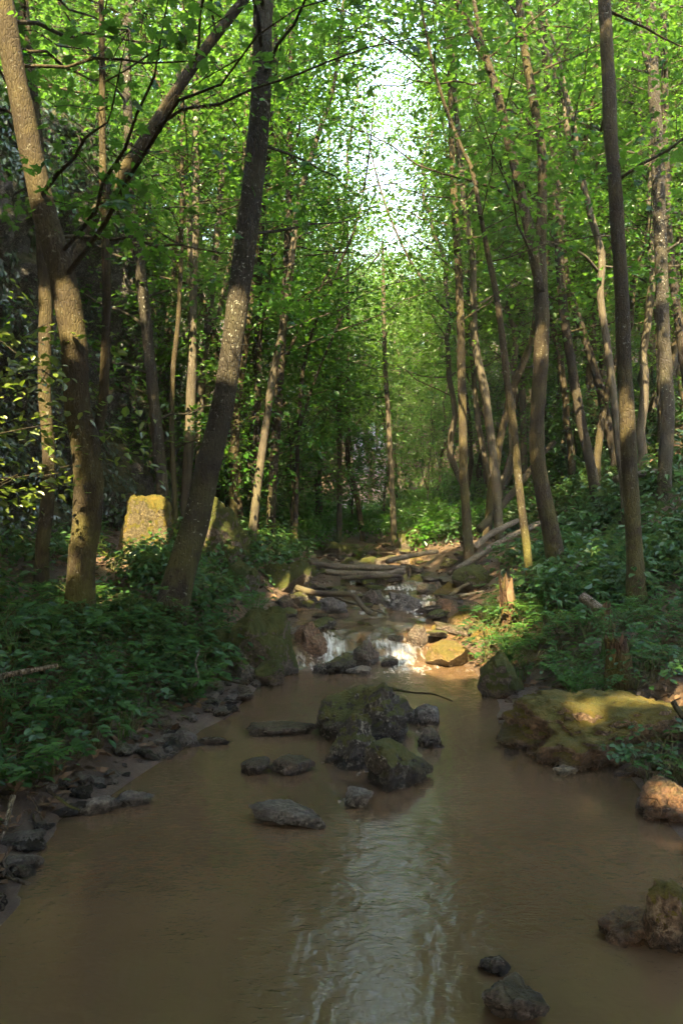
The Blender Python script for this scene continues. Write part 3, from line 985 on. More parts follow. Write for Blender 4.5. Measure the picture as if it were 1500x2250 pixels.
def grow_crown(root, curve, rad, rng, zlo, zhi, nb, L, per, size, mat, bark, tmpl, filt=True, rad_s=0.55, side=None, every=0.55, ylim=None, brparts=True, var_shift=0):
    """branches leaving the trunk between zlo and zhi, with leaf sprays along them"""
    zs = curve[:, 2]
    cents, axs, br = [], [], []
    for k in range(nb):
        z = zlo + (zhi - zlo) * ((k + rng.random()) / nb)
        i = int(np.clip(np.searchsorted(zs, z), 1, len(zs) - 2))
        p0 = curve[i]
        az = rng.uniform(0, 2 * np.pi) if side is None else rng.normal(side[0], side[1])
        l = L * rng.uniform(0.55, 1.15) * (1 - 0.45 * max(0, (z - zlo) / max(zhi - zlo, 0.1) - 0.4))
        c = branch_curve(p0, az, rng.uniform(0.05, 0.7), l, rng)
        for _ in range(8):
            if not filt or light_ok(c, 0.85).all():
                break
            az += rng.uniform(0.5, 1.2)
            c = branch_curve(p0, az, rng.uniform(-0.05, 0.8), l, rng)
        else:
            continue
        r0 = max(min(rad[i] * 0.3, 0.006 * l + 0.008), 0.006)
        br.append(tube(c, np.linspace(r0, 0.004, len(c)), 5, k, 0.0, False))
        m = max(3, int(l / every))
        for t in np.linspace(0.28, 1.0, m):
            q = c[0] * 0
            ii = t * (len(c) - 1)
            a0 = int(min(ii, len(c) - 2))
            q = c[a0] + (c[a0 + 1] - c[a0]) * (ii - a0)
            off = rng.normal(0, 0.32 * (0.4 + t), 3) * np.array([1, 1, 0.55])
            cents.append(q + off)
            axs.append([math.cos(az), math.sin(az), 0])
            if tmpl is LM:
                for _ in range(4):
                    a_ = rng.uniform(0, 6.3)
                    e_ = cents[-1] + np.array([math.cos(a_), math.sin(a_), -0.25]) * rad_s * rng.uniform(0.5, 0.9)
                    br.append(tube(np.array([cents[-1], (cents[-1] + e_) / 2 + np.array([0, 0, 0.03]), e_]), [0.004, 0.003, 0.0015], 3, 0, 0, False))
            if tmpl is LM or rng.random() < 0.5:
                br.append(tube(np.array([q, q + off * 0.6, q + off + np.array([0, 0, -0.02])]), [0.006, 0.004, 0.002], 4, 0, 0, False))
    cents, axs = np.array(cents), np.array(axs)
    if filt:
        k = gap_ok(cents) & light_ok(cents, 1.15)
        cents, axs = cents[k], axs[k]
    pos, nr, di, sz = sprays(cents, axs, rng, per, rad_s, 0.16, size)
    if filt:
        k = light_ok(pos, 1.0) & (gap_ok(pos) | (rng.random(len(pos)) < 0.04))
        pos, nr, di, sz = pos[k], nr[k], di[k], sz[k]
    v, f, var = leaf_arrays(pos, nr, di, sz, tmpl, rng)
    obj('crown', mesh_data('crown', v, f, M[mat], False, {'var': var}), root)['kind'] = 'stuff'
    if br:
        v, f = join(br)
        obj('branches', mesh_data('branches', v, f, M[bark], True), root)['kind'] = 'stuff'


def trunk_from_px(pts, wid, d, lean=0.0, ztop=16, n=60, k=14, seed=0, top_r=0.35, grounded=True):
    """traced middle line (photo pixels, foot first) -> curve and radii"""
    pts = np.asarray(pts, float)
    f = (pts[:, 1] - pts[0, 1]) / (pts[-1, 1] - pts[0, 1] + 1e-9)
    P = np.array([px(u, v, d + lean * ff) for (u, v), ff in zip(pts, f)])
    Wd = (np.array(wid, float) if len(wid) == len(pts) else np.interp(f, np.linspace(0, 1, len(wid)), wid)) / F * (d + lean * f)
    if ztop and P[-1, 2] < ztop:
        dirn = P[-1] - P[-2]
        dirn /= np.linalg.norm(dirn)
        ex = []
        p = P[-1]
        dz = (ztop - p[2]) / 5
        for j in range(5):
            dirn = dirn * 0.75 + np.array([0, 0, 1]) * 0.25
            p = p + dirn / max(dirn[2], 0.3) * dz
            ex.append(p)
        P = np.concatenate([P, ex])
        Wd = np.concatenate([Wd, Wd[-1] * np.linspace(0.92, top_r, 5)])
    gz = float(H(P[0, 0], P[0, 1])) - 0.12
    foot = P[0].copy()
    if grounded and gz < foot[2]:
        foot[2] = gz
        foot[:2] += (P[0] - P[1])[:2] * 0.25
        P = np.concatenate([[foot], P])
        Wd = np.concatenate([[Wd[0] * 1.08], Wd])
    c = catmull(P, n)
    s0 = np.concatenate([[0], np.cumsum(np.linalg.norm(np.diff(P, axis=0), axis=1))])
    rad = np.interp(np.linspace(0, s0[-1], n), s0, Wd / 2)
    return c, rad


def traced_tree(label, pts, wid, d, bark='bark_brown', lean=0.0, ztop=16, limbs=(), crown=None, seed=0, k=14, flare=0.28, group=None):
    rng = np.random.default_rng(1000 + seed)
    c, rad = trunk_from_px(pts, wid, d, lean, ztop, 64, k, seed)
    root = obj('tree', None, None, tuple(c[0]))
    tag(root, label, 'tree', group)
    o0 = np.array(c[0])
    root.location = (0, 0, 0)
    v, f = tube(c, rad, k, seed, 0.07, True, flare)
    obj('trunk', mesh_data('trunk', v, f, M[bark], True), root)
    curves = [(c, rad)]
    for (lp, lw, ld, llean, lz) in limbs:
        lc, lr = trunk_from_px(lp, lw, ld, llean, lz, 44, 10, seed, grounded=False)
        v, f = tube(lc, lr, 10, seed + 5, 0.06, True, 0.0)
        obj('limb', mesh_data('limb', v, f, M[bark], True), root)
        curves.append((lc, lr))
    for lc, lr in curves[1:]:
        if lc[-1, 2] > 8 and lr[0] > 0.05:
            grow_crown(root, lc, lr, rng, 5.2, lc[-1, 2] - 0.2, 12, 2.6, 44, 0.095, 'leaf_tree', bark, L4)
    cr = dict(zlo=4.0, zhi=ztop - 0.5, nb=17, L=3.0, per=50, size=0.095, mat='leaf_tree', tmpl=L4)
    cr.update(crown or {})
    for (a, b, nn, LL, sd) in cr.get('extra', ()):
        grow_crown(root, c, rad, rng, a, b, nn, LL, 50, 0.095, 'leaf_tree', bark, L4, side=sd)
    if cr['nb']:
        grow_crown(root, c, rad, rng, cr['zlo'], cr['zhi'], cr['nb'], cr['L'], cr['per'], cr['size'], cr['mat'], bark, cr['tmpl'], side=cr.get('side'), rad_s=cr.get('rad_s', 0.55))
    return root, curves


def limb_px(pts, wid, d, lean=0.0, ztop=None):
    return (pts, wid, d, lean, ztop)


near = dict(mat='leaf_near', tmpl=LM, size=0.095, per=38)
T = traced_tree
T('thick brown trunk bowed towards the frame edge with its top in warm sun',
  [(176, 1385), (178, 1250), (192, 1150), (194, 1000), (172, 900), (163, 750), (136, 600), (108, 500), (82, 400), (52, 250), (28, 130), (6, 0), (-10, -80)],
  [66, 60, 60, 64, 56, 55, 60, 54, 50, 50, 48, 48, 46], 6.9, 'bark_brown', 0.3, 13,
  [limb_px([(197, 1075), (208, 990), (226, 890), (232, 780), (235, 640), (231, 500), (226, 350), (225, 200), (224, 60), (222, -60)], [26, 26, 22, 21, 20, 18, 16, 14, 12, 12], 7.2, 0.2, 9.5),
   limb_px([(134, 640), (150, 590), (182, 530), (222, 450), (300, 335), (378, 215), (458, 98), (545, -12), (600, -90)], [28, 28, 27, 27, 27, 25, 23, 21, 18], 7.05, 1.5, 9.5)],
  dict(near, zlo=2.9, zhi=8, nb=20, L=2.6, side=(0.6, 0.9)), 1)
T('slim trunk with yellow sunlit side at the edge of the frame',
  [(90, 1310), (94, 1200), (103, 1120), (108, 1000), (98, 850), (101, 700), (96, 580), (90, 450), (84, 320), (66, 160), (52, 30), (46, -50)],
  [34, 30, 28, 28, 28, 29, 28, 26, 25, 25, 26, 24], 8.6, 'bark_brown', 0.4, 13, (), dict(near, zlo=5.0, zhi=9, nb=11, L=2.4), 2)
T('stout lichen spotted trunk leaning right beside the stream',
  [(368, 1385), (378, 1345), (398, 1250), (430, 1150), (452, 1050), (487, 900), (512, 750), (530, 600), (557, 400), (573, 200), (579, 0), (582, -90)],
  [82, 68, 64, 58, 55, 50, 46, 50, 48, 44, 43, 42], 7.9, 'bark_grey', 0.5, 15, (), dict(near, zlo=3.6, zhi=12, nb=14, L=2.6), 3, 18, 0.4)
T('straight trunk with a bright sun band behind the stout leaning one',
  [(410, 1090), (412, 1030), (419, 900), (422, 775), (426, 600), (430, 450), (431, 300), (432, 150), (436, 0)],
  [24, 23, 21, 20, 18, 18, 17, 17, 16], 12.5, 'bark_smooth', 0.4, 16, (), dict(zlo=4.5, nb=16), 4)
T('grey trunk curving up behind the yellow mossed boulder',
  [(360, 1120), (350, 1000), (340, 900), (328, 775), (315, 650), (298, 520), (285, 425), (282, 275), (279, 100), (284, -20)],
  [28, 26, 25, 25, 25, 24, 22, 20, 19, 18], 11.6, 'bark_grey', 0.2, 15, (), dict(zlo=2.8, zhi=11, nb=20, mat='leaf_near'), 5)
T('thin trunk forking above the sunlit band trunk',
  [(436, 1075), (440, 950), (447, 800), (468, 620), (480, 475), (492, 350), (495, 230), (490, 80), (492, -30)],
  [18, 17, 16, 15, 15, 14, 13, 12, 10], 13.4, 'bark_smooth', 0.4, 15, [limb_px([(480, 700), (500, 600), (520, 500), (535, 380), (540, 250), (552, 130)], [11, 10, 9, 9, 8, 7], 13.6, 0.2, 11)], dict(zlo=4.5, nb=15), 6)
T('dark thin trunk between the rock wall and the band lit trunk',
  [(352, 1060), (356, 900), (368, 740), (384, 600), (402, 450), (410, 330), (408, 200), (412, 20)],
  [18, 17, 16, 15, 14, 13, 12, 11], 14.5, 'bark_dark', 0.3, 16, (), dict(zlo=4.0, nb=15), 7)
T('dark straight trunk just right of the stout leaning trunk',
  [(560, 1190), (562, 1075), (565, 950), (567, 750), (570, 600), (576, 450), (592, 300), (605, 100), (612, -20)],
  [19, 18, 17, 17, 16, 16, 15, 14, 13], 13.2, 'bark_dark', 0.3, 17, (), dict(zlo=4.0, nb=16), 8)
T('dark trunk of a pair, half hidden by the pale sloping one',
  [(594, 1205), (598, 1080), (606, 960), (613, 850), (622, 720), (628, 600), (634, 450), (636, 300), (640, 100)],
  [21, 20, 20, 19, 17, 15, 14, 13, 12], 13.0, 'bark_dark', 0.3, 17, (), dict(zlo=3.4, nb=17), 9)
T('pale sloping trunk with sun on its lower half beside the bank',
  [(551, 1205), (565, 1075), (582, 950), (600, 825), (620, 725), (634, 640), (655, 450), (690, 325), (730, 200), (742, 120)],
  [20, 18, 17, 17, 16, 15, 13, 11, 9, 8], 12.0, 'bark_smooth', 0.8, 14, (), dict(zlo=3.6, nb=22, L=3.0, extra=[(8.4, 12.0, 20, 3.4, (0.0, 0.5))]), 10)
T('thin dark many stemmed tree arching over the stream',
  [(648, 1185), (652, 1050), (656, 930), (668, 800), (700, 690), (742, 590), (780, 500), (798, 420)],
  [11, 10, 9, 9, 7, 6, 5, 4], 13.6, 'bark_dark', 0.6, 9.5,
  [limb_px([(655, 950), (690, 840), (740, 720), (790, 620), (830, 560)], [7, 6, 5, 4, 3], 13.6, 0.5, 6.5), limb_px([(600, 870), (640, 760), (690, 660), (740, 560)], [8, 7, 5, 4], 13.2, 0.5, 7.0)],
  dict(zlo=2.6, zhi=8.5, nb=16, L=2.2, per=30), 11)
T('slender straight trunk standing in the middle of the valley',
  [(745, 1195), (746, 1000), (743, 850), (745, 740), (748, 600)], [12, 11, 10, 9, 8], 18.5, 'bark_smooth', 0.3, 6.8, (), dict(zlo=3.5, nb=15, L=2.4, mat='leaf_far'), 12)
T('pale thin trunk left of the middle of the valley',
  [(706, 1175), (702, 1000), (712, 880), (716, 740)], [10, 9, 8, 8], 22.0, 'bark_smooth', 0.3, 15, (), dict(zlo=3.5, nb=15, mat='leaf_far'), 13)
T('pale thin trunk on the far bank right of the stream',
  [(867, 1228), (862, 1100), (857, 1000), (852, 900), (845, 780), (842, 650)], [14, 13, 12, 11, 10, 9], 17.0, 'bark_smooth', 0.3, 7.5, (), dict(zlo=3.5, nb=13, L=2.2, mat='leaf_far'), 14)
T('short brown crooked trunk leaning left at the stream bend',
  [(800, 1210), (790, 1130), (776, 1060), (764, 1010), (764, 900)], [14, 12, 11, 10, 9], 19.0, 'bark_brown', 0.3, 9, (), dict(zlo=3, nb=13, L=2.2, mat='leaf_far'), 15)
T('upright brown trunk with a small sun patch above the far right bank',
  [(1031, 1240), (1025, 1150), (1019, 1050), (1015, 900), (1012, 750), (1007, 600), (1001, 500), (995, 400), (990, 250)],
  [24, 21, 19, 19, 18, 17, 16, 14, 12], 12.8, 'bark_brown', 0.4, 15, (), dict(zlo=4.6, nb=20, L=3.0, extra=[(8.4, 11.5, 20, 3.8, (math.pi, 0.5))]), 16)
T('slim reddish trunk leaning left in front of the slope',
  [(1166, 1305), (1156, 1200), (1141, 1080), (1129, 950), (1115, 850), (1104, 750), (1090, 650), (1078, 590), (1062, 510), (1046, 420), (1032, 360), (1018, 335)],
  [19, 18, 17, 16, 16, 15, 14, 13, 11, 10, 9, 8], 9.4, 'bark_brown', 0.6, 9, (), dict(near, zlo=4.2, zhi=8.5, nb=9, L=2.2), 17)
T('strong trunk forking high into two stems on the right bank',
  [(1226, 1275), (1211, 1180), (1191, 1080), (1179, 1000), (1180, 900), (1187, 800), (1190, 700), (1187, 630), (1186, 560), (1190, 450), (1190, 340), (1178, 260), (1163, 175), (1147, 75), (1138, -30)],
  [44, 38, 36, 34, 32, 32, 32, 32, 26, 22, 20, 19, 18, 17, 16], 10.3, 'bark_brown', 0.4, 15,
  [limb_px([(1186, 640), (1172, 560), (1160, 500), (1144, 425), (1120, 325), (1090, 200), (1060, 115), (1030, 55), (996, -10)], [20, 24, 24, 22, 20, 19, 17, 14, 12], 10.25, 0.4, 10.5),
   limb_px([(1076, 160), (1060, 100), (1048, 50), (1036, -40)], [10, 10, 10, 9], 10.5, 0.1, 10.5)],
  dict(mat='leaf_tree', zlo=4.6, zhi=13, nb=14, L=2.6, tmpl=LM, per=28, size=0.1), 18, 16)
T('dark trunk with a glaring sun fleck high up behind the forked one',
  [(1310, 1095), (1304, 1060), (1276, 925), (1255, 800), (1236, 675), (1226, 500), (1220, 370), (1207, 250), (1195, 100), (1186, -20)],
  [24, 23, 21, 20, 20, 20, 19, 18, 16, 15], 13.6, 'bark_dark', 0.3, 17, (), dict(zlo=5, nb=15), 19)
T('dark bent trunk crossing behind the fork on the slope',
  [(1358, 1060), (1345, 985), (1316, 850), (1281, 735), (1250, 640), (1236, 540), (1232, 420)],
  [22, 20, 18, 17, 16, 14, 12], 14.2, 'bark_dark', 0.4, 13, (), dict(zlo=5, nb=13), 20)
T('thin sinuous trunk winding up between fork and tall near trunk',
  [(1372, 1080), (1360, 1000), (1350, 900), (1335, 775), (1318, 650), (1320, 560), (1290, 450), (1270, 360), (1245, 285), (1240, 225), (1210, 140), (1175, 65), (1150, -10)],
  [19, 18, 17, 16, 16, 16, 15, 14, 14, 13, 12, 11, 10], 11.8, 'bark_smooth', 0.4, 11,
  [limb_px([(1268, 365), (1262, 280), (1240, 190), (1222, 110), (1190, 20)], [9, 9, 8, 7, 6], 11.9, 0.2, 11), limb_px([(1312, 595), (1280, 560), (1230, 540), (1180, 530), (1120, 560)], [7, 6, 5, 4, 3], 11.8, -0.3, None)],
  dict(zlo=5, zhi=11, nb=13, L=2.4), 21)
T('tall near trunk with a reddish brown stretch on the right slope',
  [(1396, 1320), (1392, 1200), (1383, 1050), (1378, 925), (1370, 800), (1365, 650), (1357, 525), (1350, 400), (1340, 300), (1337, 200), (1332, 100), (1326, 0), (1322, -80)],
  [42, 36, 34, 33, 32, 31, 30, 30, 29, 29, 28, 27, 26], 8.5, 'bark_brown', 0.3, 14, (), dict(near, zlo=5.0, zhi=12, nb=10, L=2.4), 22, 16)
T('smooth grey trunk curving gently near the frame edge',
  [(1456, 1130), (1460, 1025), (1466, 900), (1457, 750), (1452, 600), (1447, 450), (1442, 300), (1433, 150), (1428, 0), (1424, -60)],
  [32, 30, 29, 28, 27, 27, 26, 24, 23, 22], 11.8, 'bark_grey', 0.3, 16, [limb_px([(1436, 180), (1415, 120), (1402, 40), (1398, -50)], [10, 10, 9, 9], 12, 0.1, 10)], dict(zlo=5, nb=13, L=2.6), 23, 16)
T('pale sunlit trunk leaning behind the smooth grey one',
  [(1455, 1010), (1450, 800), (1440, 600), (1430, 430), (1415, 350), (1400, 260), (1383, 140), (1371, 20), (1366, -40)],
  [20, 19, 18, 17, 17, 17, 16, 15, 14], 15.0, 'bark_smooth', 0.3, 17, (), dict(zlo=5.5, nb=15), 24)
T('dark trunk with sun rings leaning out of the frame edge',
  [(1530, 990), (1512, 860), (1497, 760), (1486, 680), (1473, 580), (1465, 480), (1462, 350)],
  [22, 21, 20, 19, 18, 17, 16], 12.8, 'bark_dark', 0.3, 16, (), dict(zlo=5, nb=13), 25)
T('brown trunk rising along the frame edge in the top corner',
  [(1500, 960), (1496, 700), (1490, 400), (1482, 200), (1477, 0)], [18, 17, 16, 15, 14], 16.5, 'bark_brown', 0.3, 18, (), dict(zlo=5.5, nb=15), 26)
T('pale trunk leaning left behind the upright brown trunk',
  [(1078, 1060), (1070, 1030), (1050, 930), (1037, 780), (1030, 640), (1040, 480)], [16, 15, 13, 12, 11, 10], 16.4, 'bark_smooth', 0.3, 16, (), dict(zlo=4.5, nb=15, mat='leaf_far'), 27)
T('pale straight trunk between the reddish slim one and the fork',
  [(1150, 1010), (1148, 900), (1144, 760), (1140, 600), (1128, 400), (1120, 200)], [15, 14, 13, 13, 12, 11], 17.2, 'bark_smooth', 0.3, 18, (), dict(zlo=4.8, nb=15, mat='leaf_far'), 28)
T('lean grey trunk tilting left over the far right bank',
  [(1100, 1100), (1086, 1000), (1060, 860), (1034, 750), (1000, 700), (960, 660)], [13, 12, 11, 10, 8, 6], 16.0, 'bark_smooth', 0.3, 10, (), dict(zlo=4, nb=12, L=2.2, mat='leaf_far'), 29)
T('thin stem standing against the rock wall by the path',
  [(384, 1100), (378, 960), (380, 820), (392, 700), (398, 560), (400, 400)], [13, 12, 11, 10, 10, 9], 12.0, 'bark_brown', 0.3, 12, (), dict(zlo=2.4, nb=18, L=2.4, mat='leaf_near'), 30)
T('brown trunk half hidden behind the foot of the leaning trunk',
  [(512, 1120), (516, 1000), (520, 900), (538, 760), (552, 640)], [20, 19, 18, 17, 16], 12.6, 'bark_brown', 0.3, 14, (), dict(zlo=4, nb=14), 31)

# ------------------------------------------------------------------ forest behind
def proto_tree(seed, height, r0, zlo, bark, mat, nb=28, per=50, size=0.115, L=3.2, bend=1.0):
    rng = np.random.default_rng(seed)
    t = np.linspace(0, 1, 26)
    wob = np.cumsum(rng.normal(0, 0.055 * bend, (26, 2)), 0) + np.outer(t, rng.normal(0, 0.8 * bend, 2))
    wob -= wob[0]
    c = np.stack([wob[:, 0], wob[:, 1], t * height - 0.5], 1)
    rad = r0 * (1 - 0.75 * t) + 0.01
    root = obj('tree', None)
    v, f = tube(c, rad, 9, seed, 0.06, True, 0.5)
    obj('trunk', mesh_data('trunk', v, f, M[bark], True), root)
    grow_crown(root, c, rad, rng, zlo, height - 0.8, nb, L, per, size, mat, bark, L2, filt=False, rad_s=0.75, every=0.6)
    return root


def copy_tree(o, loc, rz, sc, label=None, group=None):
    n = o.copy()
    COL.objects.link(n)
    n.location = loc
    n.rotation_euler = (random.uniform(-.04, .04), random.uniform(-.04, .04), rz)
    n.scale = (sc, sc, sc)
    if label:
        n['label'] = label
    if group:
        n['group'] = group
    for ch in o.children:
        c = ch.copy()
        COL.objects.link(c)
        c.parent = n
    return n


FAR_LABEL = 'slender pale trunked forest tree crowding the hillside behind the stream'
FAR_GROUP = 'forest trees on the hillsides'
protos = [proto_tree(51, 17, 0.12, 5.5, 'bark_smooth', 'leaf_far'), proto_tree(52, 19, 0.14, 7.0, 'bark_smooth', 'leaf_far'),
          proto_tree(53, 15, 0.10, 4.5, 'bark_brown', 'leaf_tree', bend=1.6), proto_tree(54, 18, 0.13, 6.0, 'bark_smooth', 'leaf_tree'),
          proto_tree(55, 12, 0.08, 3.0, 'bark_smooth', 'leaf_far', 26, bend=1.8)]
for p in protos:
    tag(p, FAR_LABEL, 'tree', FAR_GROUP)
r = np.random.default_rng(77)
spots = []
tries = 0
while len(spots) < 165 and tries < 20000:
    tries += 1
    y = r.uniform(15.5, 62) if r.random() < 0.75 else r.uniform(15, 30)
    x = r.uniform(-0.62, 0.66) * y
    t = max(float(xl(y)) - x, x - float(xr(y)))
    if t < 0.8 or (t < 2.2 and y < 32):
        continue
    if -4.2 < x < -1.2 and y < 17:
        continue
    if -0.22 < x / y < 0.05 and r.random() < 0.55:
        continue
    if abs(x / y - 0.062) < 0.05 and y < 34:
        continue
    if any((x - a) ** 2 + (y - b) ** 2 < (1.25 + 0.012 * y) ** 2 for a, b in spots):
        continue
    spots.append((x, y))
for _ in range(4000):
    y = r.uniform(31, 64)
    x = (0.062 + r.uniform(-0.10, 0.10)) * y
    if all((x - a) ** 2 + (y - b) ** 2 > 1.7 ** 2 for a, b in spots):
        spots.append((x, y))
    if len(spots) > 205:
        break
for _ in range(4000):
    y = r.uniform(52, 90)
    x = r.uniform(-0.5, 0.55) * y
    if all((x - a) ** 2 + (y - b) ** 2 > 3.0 ** 2 for a, b in spots):
        spots.append((x, y))
    if len(spots) > 238:
        break
SLIM = len(spots)
for _ in range(6000):
    y = r.uniform(13.5, 27)
    x = r.uniform(0.14, 0.5) * y if r.random() < 0.72 else r.uniform(-0.2, -0.05) * y
    t = max(float(xl(y)) - x, x - float(xr(y)))
    if t < 1.0 or (x < 0 and float(cliff_dist(x, y)) > -0.5):
        continue
    if all((x - a) ** 2 + (y - b) ** 2 > 0.75 ** 2 for a, b in spots):
        spots.append((x, y))
    if len(spots) > 282:
        break
first = {}
for i, (x, y) in enumerate(spots):
    k = int(r.integers(0, 5))
    sc = r.uniform(0.85, 1.15)
    axis = abs(x / y - 0.062) < 0.07 or (abs(x - 0.062 * y) < 3.7 and y < 42)
    if axis:
        k = 4
        sc = np.clip((CAM_Z + r.uniform(0.26, 0.36) * y - float(H(x, y))) / 12, 0.35, 1.3)
    if i >= SLIM:
        k, sc = int(r.choice([2, 2, 4, 0])), r.uniform(0.65, 0.95)
    loc = (x, y, float(H(x, y)) - 0.05)
    if x / y < -0.02:
        lab = ('slender forest tree rising beyond the rock wall and the dark boulders', 'forest trees beyond the rock wall')
    elif axis or x / y < 0.14:
        lab = ('slender forest tree closing the far end of the valley below the sky gap', 'forest trees at the valley end')
    elif y < 27:
        lab = ('slim forest tree on the steep slope behind the forked trunk', 'forest trees on the slope behind the forked trunk')
    else:
        lab = ('distant forest tree high on the hillside above the fallen poles', 'forest trees high on the hillside')
    if k not in first:
        first[k] = True
        o = protos[k]
        tag(o, lab[0], 'tree', lab[1])
        o.location = loc
        o.scale = (sc, sc, sc)
        o.rotation_euler = (0, 0, r.uniform(0, 6.3))
    else:
        copy_tree(protos[k], loc, r.uniform(0, 6.3), sc, *lab)

# unseen trees added behind and beside the viewer to shade the pool
def shade_tree(x, y, h, zlo, seed, nb=78, L=3.8):
    rng = np.random.default_rng(seed)
    z0 = float(H(x, y)) - 0.3
    t = np.linspace(0, 1, 22)
    wob = np.cumsum(rng.normal(0, 0.06, (22, 2)), 0)
    c = np.stack([x + wob[:, 0], y + wob[:, 1], z0 + t * h], 1)
    rad = 0.11 * (1 - 0.75 * t) + 0.01
    root = obj('tree', None)
    v, f = tube(c, rad, 10, seed, 0.06, True, 0.5)
    obj('trunk', mesh_data('trunk', v, f, M['bark_brown'], True), root)
    grow_crown(root, c, rad, rng, z0 + zlo, z0 + h - 0.5, nb, L, 50, 0.21, 'leaf_tree', 'bark_brown', L2, filt=True, rad_s=0.9, every=0.7)
    tag(root, 'unseen forest tree added behind the viewer to shade the stream', 'tree', 'unseen shade trees behind the viewer')


for i, (x, y, h, zlo) in enumerate([(-5.4, 0.9, 12, 3.2), (-3.0, -3.2, 13, 2.6), (-5.8, -2.6, 13, 3.0), (-2.4, -6.2, 13, 2.6), (-5.0, -7.0, 14, 3), (2.8, -2.4, 11, 3.5), (3.0, -6.0, 13, 2.6), (0.2, -8.2, 13, 2.6),
                                    (-8.0, 0.5, 13, 3), (-7.2, 4.0, 12, 3.0), (-8.5, -5.0, 14, 3), (-2.2, -10.5, 14, 3), (2.2, -10.5, 14, 3), (-6.0, -11, 14, 3), (4.8, 1.4, 11, 4.0), (5.5, -3.5, 13, 3), (-10.5, -1.5, 13, 3), (0, -13.5, 14, 3), (-2.4, 1.0, 12.5, 7.6), (2.7, 0.6, 12.5, 7.6), (0.3, -5.2, 11, 2.6)]):
    shade_tree(x, y, h + (0.8 if y < -4.5 else 1.2), zlo, 400 + i)

# young trees of the lower storey
def proto_sapling(seed, height, mat, nb, L, size=0.085, per=40):
    rng = np.random.default_rng(seed)
    t = np.linspace(0, 1, 16)
    wob = np.cumsum(rng.normal(0, 0.05, (16, 2)), 0)
    c = np.stack([wob[:, 0] - wob[0, 0], wob[:, 1] - wob[0, 1], t * height - 0.2], 1)
    rad = 0.028 * (1 - 0.8 * t) + 0.004
    root = obj('sapling', None)
    v, f = tube(c, rad, 6, seed, 0.0, True)
    obj('trunk', mesh_data('trunk', v, f, M['bark_dark'], True), root)
    grow_crown(root, c, rad, rng, 0.5, height - 0.1, nb, L, per, size, mat, 'bark_dark', L4, filt=False, rad_s=0.42, every=0.38)
    return root


SAP_LABEL = 'leafy young tree of the understorey on the wooded slopes'
sap = [proto_sapling(61, 3.6, 'leaf_far', 15, 1.4), proto_sapling(62, 2.4, 'leaf_herb', 12, 1.0), proto_sapling(63, 4.6, 'leaf_tree', 17, 1.6), proto_sapling(64, 1.6, 'leaf_herb', 12, 0.8)]
for s in sap:
    tag(s, SAP_LABEL, 'sapling', 'young trees of the understorey')
r = np.random.default_rng(91)
sp = []
while len(sp) < 120:
    y = r.uniform(15, 40)
    x = r.uniform(-0.5, 0.56) * y
    t = max(float(xl(y)) - x, x - float(xr(y)))
    if t < 0.9 or (x < 0 and float(cliff_dist(x, y)) > -0.3 and y < 18):
        continue
    if any((x - a) ** 2 + (y - b) ** 2 < 0.7 for a, b in sp):
        continue
    sp.append((x, y))
seen = set()
for x, y in sp:
    k = int(r.integers(0, 4))
    sc = r.uniform(0.75, 1.25)
    loc = (x, y, float(H(x, y)) - 0.03)
    lab = ('leafy young tree of the understorey left of the stream', 'young trees left of the stream') if x < 0.05 * y else ('leafy young tree of the understorey on the slope right of the stream', 'young trees right of the stream')
    if k not in seen:
        seen.add(k)
        tag(sap[k], lab[0], 'sapling', lab[1])
        sap[k].location = loc
        sap[k].scale = (sc,) * 3
    else:
        copy_tree(sap[k], loc, r.uniform(0, 6.3), sc, *lab)

near_sap = [proto_sapling(65, 4.2, 'leaf_near', 26, 1.5, 0.095, 40), proto_sapling(66, 2.6, 'leaf_sunlit', 16, 1.0, 0.085, 30)]
tag(near_sap[0], 'dark leafy sapling far behind the yellow mossed boulder', 'sapling')
x, y = -3.3, 13.8
near_sap[0].location = (x, y, float(H(x, y)))
tag(near_sap[1], 'yellow green sapling with sunlit leaves at the frame edge', 'sapling')
x, y = -3.25, 7.1
near_sap[1].location = (x, y, float(H(x, y)))
for (x, y, sc, rz, lab) in [(-1.5, 13.2, 1.0, 1.2, 'leafy sapling right of the great dark boulder'),
                            (-0.9, 15.0, 1.0, 3.1, 'leafy sapling at the bend left of the crossing logs'), (-1.0, 17.5, 1.1, 0.4, 'sapling crown behind the crossing logs'), (0.2, 20.5, 1.1, 2.2, 'sapling closing the end of the visible stream'), (1.3, 21.5, 1.2, 4.2, 'sapling right of the end of the visible stream'), (-0.6, 22, 1.3, 5.5, 'sapling left of the end of the visible stream')]:
    copy_tree(near_sap[0], (x, y, float(H(x, y))), rz, sc, lab)

# ivy on the rock wall
def build_ivy():
    rng = np.random.default_rng(8)
    n, m, _ = CLIFF.shape
    ii, jj = rng.integers(0, n - 1, 80000), rng.integers(0, m - 1, 80000)
    p = CLIFF[ii, jj] + rng.normal(0, 0.02, (80000, 3))
    dens = fbm(p * 0.75, 3, 41) + 0.06 * (p[:, 2] - 3.0)
    k = dens + rng.normal(0, 0.16, len(p)) > 0.0
    p, jj = p[k], jj[k]
    nr = np.stack([CNX[jj], CNY[jj], np.full(len(jj), 0.35)], 1)
    p = p + nr * rng.uniform(0.02, 0.12, (len(p), 1))
    nr = nr + rng.normal(0, 0.4, nr.shape)
    di = rng.normal(0, 0.5, nr.shape)
    di[:, 2] -= 0.8
    v, f, var = leaf_arrays(p, nr, di, rng.uniform(0.06, 0.12, len(p)), L2, rng)
    o = obj('ivy', mesh_data('ivy', v, f, M['ivy'], False, {'var': var}))
    tag(o, 'dark ivy spread over the rock wall', 'ivy', None, 'stuff')


build_ivy()

